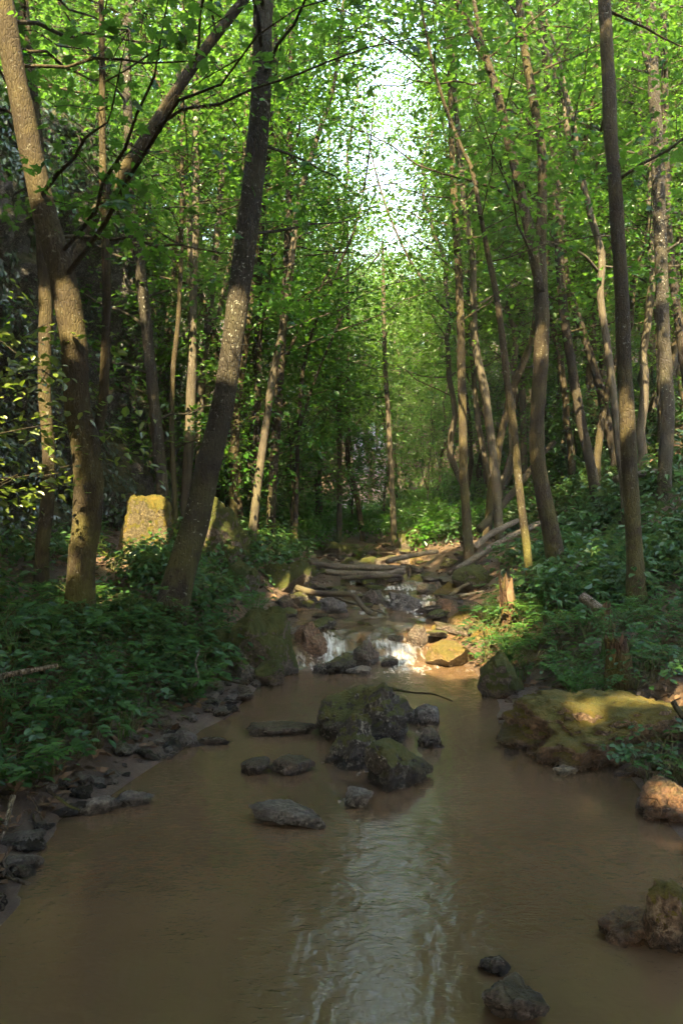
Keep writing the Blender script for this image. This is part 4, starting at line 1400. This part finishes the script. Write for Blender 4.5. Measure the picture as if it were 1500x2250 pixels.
# ------------------------------------------------------------------ dead wood
def log(name, label, P, r0, r1, mat, seed, k=10, cat='log', subs=(), group=None):
    c = catmull(P, 26)
    v, f = tube(c, np.linspace(r0, r1, 26), k, seed, 0.13, True)
    o = obj(name, mesh_data(name, v, f, M[mat], True))
    for (Q, a, b) in subs:
        cc = catmull(Q, 16)
        v, f = tube(cc, np.linspace(a, b, 16), 6, seed + 3, 0.12, True)
        obj('side_branch', mesh_data('side_branch', v, f, M[mat], True), o)
    tag(o, label, cat, group)
    return o


def pxs(lst):
    return [px(*q) + np.array([0, 0, 0.05]) for q in lst]


log('fallen_branch', 'forked brown driftwood branch lying across the rocks upstream', pxs([(652, 1300, 10.6), (690, 1311, 10.4), (730, 1314, 10.2), (772, 1316, 10.0), (792, 1336, 9.8), (806, 1352, 9.7), (826, 1360, 9.6)]), 0.045, 0.03, 'deadwood', 1,
    subs=[(pxs([(720, 1312, 10.3), (760, 1330, 10.2), (800, 1342, 10), (845, 1356, 9.9)]), 0.02, 0.008), (pxs([(800, 1345, 9.75), (830, 1352, 9.7), (848, 1362, 9.6)]), 0.014, 0.006), (pxs([(660, 1298, 10.6), (648, 1306, 10.6), (640, 1316, 10.6)]), 0.03, 0.02)])
log('fallen_log', 'long upper log of the pair lying across the stream', pxs([(682, 1243, 13.3), (740, 1252, 13.1), (800, 1254, 13.0), (890, 1256, 12.9)]), 0.05, 0.055, 'deadwood_pale', 2)
log('fallen_log', 'lower pale log of the pair lying across the stream', pxs([(716, 1264, 12.5), (780, 1268, 12.4), (850, 1268, 12.4), (888, 1262, 12.5)]), 0.05, 0.055, 'deadwood_pale', 3)
log('fallen_log', 'thin log beneath the pair of crossing logs', pxs([(750, 1278, 11.8), (820, 1274, 11.9), (884, 1272, 12.0)]), 0.032, 0.035, 'deadwood', 4)
log('fallen_log', 'log slanting up behind the crossing logs', pxs([(850, 1240, 13.6), (880, 1232, 13.8), (930, 1222, 14.1), (960, 1218, 14.4)]), 0.05, 0.042, 'deadwood_pale', 5)
log('fallen_pole', 'dark fallen trunk leaning steeply up the slope behind the fork', pxs([(1052, 1170, 13.4), (1090, 1130, 13.8), (1140, 1072, 14.4), (1185, 1010, 15), (1216, 978, 15.4)]), 0.07, 0.05, 'bark_dark', 6)
log('fallen_pole', 'pale fallen pole lying low on the slope', pxs([(1040, 1212, 12.8), (1070, 1185, 13.1), (1105, 1165, 13.4), (1138, 1150, 13.8)]), 0.055, 0.045, 'deadwood_pale', 7)
log('fallen_pole', 'long thin grey pole resting along the slope', pxs([(1000, 1262, 12.2), (1060, 1222, 12.4), (1110, 1192, 12.6), (1186, 1156, 12.8)]), 0.055, 0.045, 'deadwood_pale', 8)
log('fallen_pole', 'brown pole lying beneath the long grey pole', pxs([(985, 1268, 12.2), (1030, 1240, 12.6), (1090, 1205, 13.0)]), 0.035, 0.03, 'deadwood', 9)
log('fallen_pole', 'broken trunk lying on the slope beside the frame edge', pxs([(1350, 1060, 12.2), (1400, 1050, 12.4), (1450, 1042, 12.6)]), 0.06, 0.04, 'deadwood', 10)
log('fallen_branch', 'dead branch slanting down towards the mossy block', pxs([(1275, 1245, 9.4), (1240, 1272, 9.2), (1205, 1300, 9.0)]), 0.03, 0.02, 'deadwood', 11)
log('fallen_branch', 'short bleached log among plants on the slope', pxs([(1278, 1322, 8.2), (1296, 1336, 8.1), (1318, 1352, 8.0)]), 0.055, 0.05, 'deadwood_pale', 12)
log('fallen_branch', 'grey branch lying beside the tall near trunk', pxs([(1432, 1262, 8.9), (1460, 1272, 8.8), (1510, 1288, 8.7)]), 0.03, 0.03, 'deadwood', 13)
log('fallen_branch', 'bare grey branch poking out of the plants at the frame edge', pxs([(-30, 1516, 4.7), (10, 1503, 4.75), (60, 1493, 4.8), (128, 1480, 4.9)]), 0.022, 0.010, 'deadwood_pale', 14, cat='branch')
log('floating_stick', 'thin dark stick reaching over the water behind the big pool boulder', pxs([(862, 1528, 6.2), (905, 1536, 6.1), (950, 1540, 6.0), (995, 1556, 5.9)]), 0.010, 0.005, 'bark_dark', 15, cat='stick')
log('fallen_branch', 'dark stick caught on the rocks at the right of the upper stream', pxs([(985, 1320, 10.8), (1010, 1300, 11.1), (1045, 1282, 11.5)]), 0.03, 0.02, 'deadwood', 16)
log('fallen_branch', 'pale stick lying on the mud before the mossy block', pxs([(1010, 1318, 10.8), (1060, 1308, 11.1), (1110, 1302, 11.4)]), 0.022, 0.015, 'deadwood_pale', 17)
log('fallen_branch', 'crooked stick hanging over the bank above the water', pxs([(428, 1522, 6.2), (436, 1500, 6.3), (430, 1470, 6.4), (440, 1440, 6.5)]), 0.012, 0.006, 'deadwood_pale', 18, cat='stick')
log('fallen_branch', 'black stick on the mud at the tip of the stony bank', pxs([(480, 1500, 6.9), (505, 1508, 6.8), (536, 1516, 6.7)]), 0.016, 0.010, 'bark_dark', 19, cat='stick')
log('fallen_branch', 'dark broken branch at the frame edge above the long mossy boulder', pxs([(1478, 1560, 5.0), (1490, 1580, 4.95), (1510, 1600, 4.9), (1530, 1560, 4.9)]), 0.02, 0.014, 'bark_dark', 20, cat='branch')
for i, pp in enumerate([[(30, 1770, 3.95), (22, 1800, 3.9), (12, 1840, 3.8), (0, 1875, 3.7)], [(60, 1760, 4.05), (80, 1790, 4.05), (95, 1830, 4.0)], [(25, 1885, 3.5), (10, 1920, 3.45), (30, 1955, 3.35)],
                        [(0, 1840, 3.7), (25, 1850, 3.75), (50, 1835, 3.9)], [(5, 1950, 3.3), (28, 1925, 3.4), (55, 1945, 3.35)], [(105, 1755, 4.2), (150, 1790, 4.15), (175, 1800, 4.1)]]):
    log('root', ['pale bent root hanging down the muddy bank', 'thin root curling down from the leafy bank', 'root looping at the water beside the frame edge', 'thin root crossing the pale bent root', 'lowest thin root at the frame edge', 'dark root lying on the bank beside the stone slab'][i],
        pxs(pp), [0.016, 0.006, 0.010, 0.006, 0.007, 0.012][i], 0.004, ['deadwood_pale', 'deadwood', 'deadwood', 'deadwood', 'deadwood', 'bark_dark'][i], 30 + i, 7, 'root')


def stump(label, u, vb, vt, wpx, d, mat, seed, jag=0.3):
    p0, p1 = px(u, vb, d), px(u - 6, vt, d)
    p0[2] = min(p0[2], float(H(p0[0], p0[1])) - 0.05)
    c = catmull([p0, (p0 + p1) / 2 + np.array([0.01, 0, 0]), p1], 22)
    rr = np.interp(np.linspace(0, 1, 22), [0, 0.15, 0.5, 1], [1.5, 1.05, 0.9, 0.8]) * wpx / F * d / 2
    v, f = tube(c, rr, 22, seed, 0.16, False, 0.25)
    v = v.reshape(22, 22, 3)
    th = np.linspace(0, 2 * np.pi, 22, endpoint=False)
    hj = jag * (noise(xyz(np.cos(th) * 2.2, np.sin(th) * 2.2, seed), seed) + 0.4 * noise(xyz(np.cos(th) * 6, np.sin(th) * 6, seed), seed + 1)) * (p1[2] - p0[2])
    w = np.linspace(0, 1, 22)[:, None] ** 2
    v[..., 2] += w * (hj[None] - jag * 0.2)
    inner = c[-1] + (v[-1] - c[-1]) * 0.55
    inner[:, 2] -= 0.12 * (p1[2] - p0[2])
    allv = np.concatenate([v.reshape(-1, 3), inner, [inner.mean(0)]])
    j = np.arange(22)
    ring = np.stack([21 * 22 + j, 21 * 22 + (j + 1) % 22, 22 * 22 + (j + 1) % 22, 22 * 22 + j], 1)
    cap = np.stack([22 * 22 + j, 22 * 22 + (j + 1) % 22, np.full(22, 23 * 22)], 1)
    root = obj('stump', None)
    obj('trunk', mesh_data('trunk', v.reshape(-1, 3), f, M[mat], True), root)
    vv = np.concatenate([v[-1], inner, [inner.mean(0)]])
    ring2 = np.stack([j, (j + 1) % 22, 22 + (j + 1) % 22, 22 + j], 1)
    cap2 = np.stack([22 + j, 22 + (j + 1) % 22, np.full(22, 44)], 1)
    obj('broken_top', mesh_data('broken_top', vv, [ring2, cap2], M['wood_break'], False, {'var': RNG.random(45)}), root)
    tag(root, label, 'stump')


stump('tall broken stump with bare orange wood beside the cascade rocks', 1118, 1402, 1268, 36, 8.75, 'rotten', 4, 0.5)
stump('crumbling dark red stump overgrown by plants on the near bank', 1356, 1530, 1400, 60, 6.0, 'rotten', 5, 0.14)
stump('small pointed stump above the far mossy rocks', 903, 1292, 1246, 10, 13.4, 'deadwood', 6, 0.4)
stump('short splintered red brown stump amid the plants on the slope', 1334, 1372, 1332, 26, 7.6, 'rotten', 7, 0.5)

# ------------------------------------------------------------------ plants
def rachis(n):
    """thin stalk that ties the leaflets of one leaf together"""
    nv = len(L6[0])
    return np.array([(i * nv, (i + 1) * nv, i * nv + 1) for i in range(n - 1)])


def compound_leaf(seed, nl=5, size=0.075, L=0.16):
    """a divided leaf lying along +Y from its stalk end"""
    rng = np.random.default_rng(seed)
    pos, nr, di, sz = [], [], [], []
    for k in range(nl):
        t = 0.25 + 0.75 * (k // 2) / max((nl - 1) // 2, 1)
        s = (1 if k % 2 else -1)
        if k == nl - 1:
            s, t = 0, 1.0
        pos.append((0, t * L, -0.05 * t * t * L * 5))
        a = s * rng.uniform(0.75, 1.05)
        di.append((math.sin(a), math.cos(a), -0.15))
        nr.append((rng.normal(0, .15) - 0.2 * s, rng.normal(0, .15), 1))
        sz.append(size * rng.uniform(0.8, 1.15) * (1.15 if s == 0 else 1))
    v, f, var = leaf_arrays(np.array(pos), np.array(nr), np.array(di), np.array(sz), L6, rng)
    f = np.concatenate([f, rachis(nl)])
    return v, f, var


# an oval leaf with a folded midrib, pointed tip and drooping edge
_o = np.array([(0, 0, 0), (.20, .16, .03), (.31, .38, .05), (.27, .62, .03), (.13, .84, -.02), (0, 1.0, -.10), (-.13, .84, -.02), (-.27, .62, .03), (-.31, .38, .05), (-.20, .16, .03), (0, .4, -.01), (0, .75, -.03)])
L6 = (_o, np.array([(0, 1, 10), (1, 2, 10), (2, 3, 10), (3, 11, 10), (3, 4, 11), (4, 5, 11), (5, 6, 11), (6, 7, 11), (7, 10, 11), (7, 8, 10), (8, 9, 10), (9, 0, 10)]))


def plant_proto(seed, nleaf, height, spread, kind, mat, size):
    """list of (leaf mesh, matrix columns) and a stem mesh"""
    rng = np.random.default_rng(seed)
    leaves, stems = [], []
    for k in range(nleaf):
        az = k * 2.4 + rng.uniform(-.4, .4)
        rr = spread * rng.uniform(0.35, 1.0)
        h = height * rng.uniform(0.55, 1.0) * (1 - 0.25 * rr / spread)
        tip = np.array([math.cos(az) * rr, math.sin(az) * rr, h])
        mid = tip * np.array([0.35, 0.35, 0.62])
        c = catmull([np.array([0, 0, -0.04]), mid, tip], 7)
        stems.append(tube(c, np.linspace(0.005, 0.002, 7), 4, 0, 0, False))
        if kind == 'compound':
            v, f, var = compound_leaf(seed * 31 + k, int(rng.choice([3, 5, 5, 7])), size)
        elif kind == 'maple':
            v, f, var = leaf_arrays(np.zeros((1, 3)), np.array([[rng.normal(0, .2), rng.normal(0, .2), 1.0]]), np.array([[0, 1.0, -0.2]]), np.array([size * rng.uniform(1.2, 1.9)]), LM, rng)
        else:
            n = 4
            t = np.linspace(0.1, 1, n)
            pp = np.stack([np.zeros(n), t * 0.14, -0.3 * (t * 0.14) ** 2], 1)
            v, f, var = leaf_arrays(pp, np.array([[rng.normal(0, .2), rng.normal(0, .2), 1.0] for _ in range(n)]), np.array([[(-1) ** q * 1.0, 0.8, -.1] for q in range(n)]), np.full(n, size), L6, rng)
            f = np.concatenate([f, rachis(n)])
        leaves.append((v, f, var, tip, az))
    return leaves, join(stems), mat


KINDS = [plant_proto(1, 9, 0.42, 0.34, 'compound', 'leaf_herb', 0.085), plant_proto(2, 11, 0.34, 0.38, 'compound', 'leaf_herb', 0.075), plant_proto(3, 8, 0.5, 0.28, 'compound', 'leaf_herb', 0.095),
         plant_proto(4, 9, 0.36, 0.26, 'maple', 'leaf_herb', 0.075), plant_proto(5, 12, 0.3, 0.3, 'alt', 'leaf_sunlit', 0.06), plant_proto(6, 12, 0.34, 0.3, 'alt', 'leaf_herb', 0.06)]
_pm = {}


def plant_meshes(k):
    if k not in _pm:
        leaves, (sv, sf), mat = KINDS[k]
        _pm[k] = ([(mesh_data('leaf', v, f, M[mat], False, {'var': var}), tip, az) for v, f, var, tip, az in leaves],
                  mesh_data('stem', sv, sf, M['stem_green'], True, {'var': np.full(len(sv), 0.4)}))
    return _pm[k]


def place_plant(k, loc, rz, sc, label, group, name='leafy_plant'):
    leaves, stem = plant_meshes(k)
    root = obj(name, None, None, loc)
    root.rotation_euler = (random.uniform(-.15, .15), random.uniform(-.15, .15), rz)
    root.scale = (sc, sc, sc)
    tag(root, label, 'plant', group)
    obj('stem', stem, root)
    for me, tip, az in leaves:
        o = obj('leaf', me, root, tip)
        o.rotation_euler = (random.uniform(-0.35, 0.15), random.uniform(-.2, .2), az - math.pi / 2)
    return root


def scatter(n, fx, seed, mind):
    r = np.random.default_rng(seed)
    out, tries = [], 0
    while len(out) < n and tries < n * 300:
        tries += 1
        q = fx(r)
        if q is None:
            continue
        if all((q[0] - a) ** 2 + (q[1] - b) ** 2 > mind ** 2 for a, b in out):
            out.append(q)
    return out


def f_left(r):
    y = r.uniform(3.3, 8.6)
    x = float(xl(y)) - 0.28 - abs(r.normal(0, 0.9))
    if x / y < -0.47 or (x / y > -0.30 and y > 7.9):
        return None
    return (x, y)


def f_right(r):
    y = r.uniform(6.3, 10.2)
    x = float(xr(y)) + 0.12 + abs(r.normal(0, 0.9)) + (0.45 if y < 7.2 else 0)
    if x / y > 0.47:
        return None
    return (x, y)


r = np.random.default_rng(33)
for (x, y) in scatter(125, f_left, 12, 0.13):
    k = int(r.choice([0, 1, 2, 3, 0, 1, 5]))
    place_plant(k, (x, y, float(H(x, y))), r.uniform(0, 6.3), r.uniform(0.55, 1.0), 'low dark green plant with spreading leaves under the two thick trunks', 'leafy plants on the bank under the thick trunks')
for (x, y) in scatter(125, f_right, 13, 0.15):
    k = int(r.choice([0, 1, 5, 3, 5, 1]))
    place_plant(k, (x, y, float(H(x, y))), r.uniform(0, 6.3), r.uniform(0.5, 0.9), 'low green plant on the slope around the crumbling stump', 'leafy plants on the slope by the stump')
for i, (u, v, d, s, k) in enumerate([(1400, 1650, 4.9, 0.8, 5), (1440, 1640, 4.8, 0.9, 5), (1480, 1650, 4.7, 0.9, 5), (1425, 1690, 4.6, 0.8, 5), (1465, 1690, 4.5, 0.8, 3), (1500, 1690, 4.5, 0.8, 5)]):
    p = px(u, v, d)
    p[2] = max(p[2] - 0.16, float(H(p[0], p[1])) - 0.02)
    place_plant(k, p, i * 1.3, s, 'bramble sprig spilling over the rocks beside the long mossy boulder', 'bramble sprigs over the rocks', 'bramble_plant')
for i, (u, v, d, s, k) in enumerate([(1320, 1500, 5.85, 0.55, 5), (1350, 1420, 6.1, 0.6, 0), (1395, 1480, 5.8, 0.7, 1), (1430, 1500, 5.75, 0.7, 5), (1470, 1500, 5.7, 0.7, 0), (1290, 1480, 6.2, 0.6, 1), (1380, 1400, 6.2, 0.5, 5), (1260, 1450, 6.6, 0.6, 5), (1440, 1450, 6.1, 0.7, 3), (1490, 1460, 6.0, 0.7, 1)]):
    p = px(u, v, d)
    p[2] = max(p[2] - 0.1, float(H(p[0], p[1])) - 0.02)
    place_plant(k, p, i * 1.1, s, 'green plant growing on and around the crumbling dark red stump', 'plants on the crumbling stump')
for i, (u, v, d, s) in enumerate([(250, 1245, 9.6, 1.0), (290, 1240, 9.7, 1.1), (330, 1262, 9.3, 0.9), (450, 1330, 8.2, 0.8), (425, 1300, 8.8, 0.9), (255, 1330, 8.0, 0.7)]):
    p = px(u, v, d)
    p[2] = float(H(p[0], p[1]))
    place_plant(4, p, i * 1.7, s, 'yellow green sunlit plant beside the path', 'sunlit plants by the path')


def fern(label, loc, sc, seed, nf=8, group=None, arc=(0, 6.28)):
    rng = np.random.default_rng(seed)
    root = obj('fern', None, None, loc)
    root.scale = (sc,) * 3
    for k in range(nf):
        az = arc[0] + (arc[1] - arc[0]) * (k + rng.uniform(0, .6)) / nf
        L = rng.uniform(0.35, 0.55)
        t = np.linspace(0, 1, 16)
        rr = L * t * 0.85
        z = 0.28 * np.sin(t * 2.2) * rng.uniform(0.7, 1.2)
        c = np.stack([np.cos(az) * rr, np.sin(az) * rr, z], 1)
        tan = np.gradient(c, axis=0)
        side = np.array([-math.sin(az), math.cos(az), 0])
        pos, nr, di, sz = [], [], [], []
        for j in range(2, 16):
            for s in (-1, 1):
                pos.append(c[j]); nr.append([0, 0, 1.0])
                di.append(side * s + tan[j] / np.linalg.norm(tan[j]) * 0.35)
                sz.append(0.10 * math.sin(math.pi * min(0.95, 0.18 + 0.82 * t[j])) + 0.012)
        nar = (L2[0] * np.array([0.42, 1, 0.4]), L2[1])
        v, f, var = leaf_arrays(np.array(pos), np.array(nr), np.array(di), np.array(sz), nar, rng)
        sv, sf = tube(c, np.linspace(0.004, 0.001, 16), 4, 0, 0, False)
        V, Fs = join([(v, [f]), (sv, sf)])
        obj('frond', mesh_data('frond', V, Fs, M['fern'], False, {'var': np.concatenate([var, np.full(len(sv), 0.3)])}), root)
    tag(root, label, 'fern', group)


for i, (u, v, d, s, lab) in enumerate([(1118, 1452, 7.3, 0.8, 'arching fern on top of the green mossy boulder'), (1330, 1520, 5.9, 0.45, 'small bright fern hanging before the crumbling stump'), (742, 1206, 17, 1.2, 'fern tuft on the round hummock above the crossing logs'),
                                       (790, 1225, 16.2, 1.0, 'fern tuft beside the far lichen rock'), (1080, 1365, 9.6, 0.6, 'little fern tuft behind the sunlit rocks'), (560, 1352, 7.9, 0.7, 'fern on the large mossy boulder by the cascade'), (1270, 1530, 6.0, 0.5, 'low fern beside the mud beach')]):
    p = px(u, v, d)
    fern(lab, p, s, 60 + i)


for i, (x, y) in enumerate(scatter(16, f_left, 44, 0.4)):
    fern('fern among the dark green plants under the thick trunks', (x, y, float(H(x, y))), random.uniform(0.6, 1.0), 160 + i, 7, 'ferns under the thick trunks')
for i, (x, y) in enumerate(scatter(16, f_right, 45, 0.4)):
    fern('fern among the plants on the slope by the crumbling stump', (x, y, float(H(x, y))), random.uniform(0.5, 0.9), 190 + i, 7, 'ferns on the slope by the stump')


def grass_mesh(seed):
    rng = np.random.default_rng(seed)
    V, Fc, o = [], [], 0
    for k in range(26):
        a, l, b = rng.uniform(0, 6.3), rng.uniform(0.14, 0.36), rng.uniform(0.15, 0.8)
        t = np.linspace(0, 1, 5)
        c = np.stack([np.cos(a) * b * l * t ** 1.6, np.sin(a) * b * l * t ** 1.6, l * (t - 0.35 * b * t ** 2)], 1) + np.array([*rng.normal(0, 0.03, 2), -0.01])
        sd = np.array([-math.sin(a), math.cos(a), 0]) * 0.0045
        w = (1 - t ** 2)[:, None]
        V += [c - sd * w, c + sd * w]
        for j in range(4):
            Fc.append((o + j, o + j + 1, o + 5 + j + 1, o + 5 + j))
        o += 10
    V = np.concatenate(V)
    return mesh_data('grass', V, np.array(Fc), M['fern'], False, {'var': np.repeat(rng.random(26), 10)})


GR = [grass_mesh(700 + k) for k in range(3)]
for i, (x, y) in enumerate(scatter(26, f_left, 46, 0.3) + scatter(22, f_right, 47, 0.3)):
    o = obj('grass_tuft', GR[i % 3], None, (x, y, float(H(x, y))))
    o.rotation_euler = (0, 0, i * 1.9)
    o.scale = (random.uniform(0.7, 1.3),) * 3
    tag(o, 'thin tuft of grass on the stream bank', 'grass', 'grass tufts on the banks')


# ground cover farther off, and leaf litter
def ground_cover(name, label, n, region, seed, mat, size, hgt, per, tmpl=L4):
    rng = np.random.default_rng(seed)
    x, y = region(rng, n)
    z = H(x, y)
    base = np.stack([x, y, z], 1)
    base[:, 2] += hgt * rng.uniform(0.35, 1.15, len(x))
    pos, nr, di, sz = sprays(base, np.zeros((len(x), 3)), rng, per, 0.22, 0.3, size, 0.4)
    v, f, var = leaf_arrays(pos, nr, di, sz, tmpl, rng)
    o = obj(name, mesh_data(name, v, f, M[mat], False, {'var': var}))
    tag(o, label, 'undergrowth', None, 'stuff')


def reg_right(rng, n):
    y = rng.uniform(8.5, 30, n * 3)
    x = xr(y) + 0.7 + np.abs(rng.normal(0, 1, n * 3)) * (1.5 + 0.36 * y) * 0.8
    k = (x / y < 0.5) & (fbm(xyz(x * 0.7, y * 0.7), 3, 71) + rng.normal(0, 0.15, n * 3) > -0.28)
    return x[k][:n], y[k][:n]


def reg_left(rng, n):
    y = rng.uniform(7.0, 30, n * 3)
    x = xl(y) - 0.6 - np.abs(rng.normal(0, 1, n * 3)) * (1.2 + 0.25 * y) * 0.6
    path = np.abs(x + 3.05 + 0.12 * (y - 11)) < 0.3
    k = (x / y > -0.5) & ~((cliff_dist(x, y) > -0.2) & (y < 19)) & ~(path & (y < 14)) & (fbm(xyz(x * 0.7, y * 0.7), 3, 72) + rng.normal(0, 0.15, n * 3) > -0.3)
    return x[k][:n], y[k][:n]


ground_cover('undergrowth', 'green undergrowth covering the slope behind the stump', 3700, reg_right, 3, 'leaf_herb', 0.095, 0.3, 16)
ground_cover('undergrowth', 'dark green undergrowth below the rock wall and along the bank', 2300, reg_left, 4, 'leaf_herb', 0.09, 0.28, 16)


def reg_end(rng, n):
    y = 15.6 + 16 * rng.random(n) ** 1.6
    x = 0.05 * y + rng.normal(0, 0.10, n) * y
    t = np.maximum(xl(y) - x, x - xr(y))
    k = (t > 0.35) | (y > 18.6)
    return x[k], y[k]


def reg_slope(rng, n):
    y = rng.uniform(9.5, 36, n)
    return rng.uniform(0.26, 0.47, n) * y, y


ground_cover('undergrowth', 'greenery climbing the far slope behind the tall near trunk', 1700, reg_slope, 9, 'leaf_herb', 0.12, 0.35, 14)
ground_cover('undergrowth', 'low greenery closing off the far end of the stream', 2100, reg_end, 5, 'leaf_tree', 0.1, 0.45, 16)


def reg_bank(rng, n):
    y = rng.uniform(3.2, 8.6, n * 2)
    x = xl(y) - 0.35 - np.abs(rng.normal(0, 1.1, n * 2))
    k = x / y > -0.5
    return x[k][:n], y[k][:n]


ground_cover('ground_cover', 'small leaves filling the bank between the near plants', 420, reg_bank, 6, 'leaf_herb', 0.055, 0.16, 14)


def build_litter():
    rng = np.random.default_rng(15)
    n = 15000
    y = 3 + 23 * rng.random(n) ** 1.7
    x = rng.uniform(-0.5, 0.52, n) * y
    t = np.maximum(xl(y) - x, x - xr(y))
    k = (t > 0.06) & ~((cliff_dist(x, y) > 0) & (y < 19))
    x, y = x[k], y[k]
    p = np.stack([x, y, H(x, y) + rng.uniform(0.004, 0.02, len(x))], 1)
    nr = rng.normal(0, 0.35, p.shape)
    nr[:, 2] += 1
    v, f, var = leaf_arrays(p, nr, rng.normal(0, 1, p.shape), rng.uniform(0.05, 0.11, len(p)), L4, rng)
    o = obj('leaf_litter', mesh_data('leaf_litter', v, f, M['litter'], False, {'var': var}))
    tag(o, 'fallen brown leaves strewn over the forest floor', 'leaf litter', None, 'stuff')


build_litter()


def build_twigs():
    rng = np.random.default_rng(25)
    parts = []
    for _ in range(900):
        if len(parts) >= 240:
            break
        y = rng.uniform(3.2, 13)
        x = float(xl(y)) - abs(rng.normal(0.1, 0.9)) if rng.random() < 0.5 else float(xr(y)) + abs(rng.normal(0.15, 1.2))
        if abs(x / y) > 0.48:
            continue
        L = rng.uniform(0.12, 0.6)
        a = rng.uniform(0, 6.3)
        t = np.linspace(-0.5, 0.5, 6)
        qx = x + t * L * math.cos(a) + rng.normal(0, 0.015, 6)
        qy = y + t * L * math.sin(a) + rng.normal(0, 0.015, 6)
        c = np.stack([qx, qy, H(qx, qy) + 0.01 + rng.uniform(0, 0.05) * (t + 0.5)], 1)
        parts.append(tube(c, np.linspace(rng.uniform(0.004, 0.011), 0.002, 6), 5, 1, 0, True))
    v, f = join(parts)
    o = obj('twigs', mesh_data('twigs', v, f, M['deadwood'], True))
    tag(o, 'thin dead twigs strewn on both banks', 'twigs', None, 'stuff')


build_twigs()


def build_haze():
    m, nt = new_mat('haze')
    pv = N(nt, 'ShaderNodeVolumePrincipled')
    pv.inputs['Color'].default_value = (0.92, 0.96, 1.0, 1)
    pv.inputs['Density'].default_value = 0.0013
    pv.inputs['Anisotropy'].default_value = 0.2
    o_ = N(nt, 'ShaderNodeOutputMaterial')
    nt.links.new(pv.outputs[0], o_.inputs['Volume'])
    x0, x1, y0, y1, z0, z1 = -140, 140, -30, 240, -3, 75
    v = [(x, y, z) for z in (z0, z1) for y in (y0, y1) for x in (x0, x1)]
    f = np.array([(0, 2, 3, 1), (4, 5, 7, 6), (0, 1, 5, 4), (2, 6, 7, 3), (0, 4, 6, 2), (1, 3, 7, 5)])
    o = obj('haze', mesh_data('haze', v, f, m, False))
    tag(o, 'thin pale haze in the air of the wooded valley', None, None, 'stuff')


build_haze()
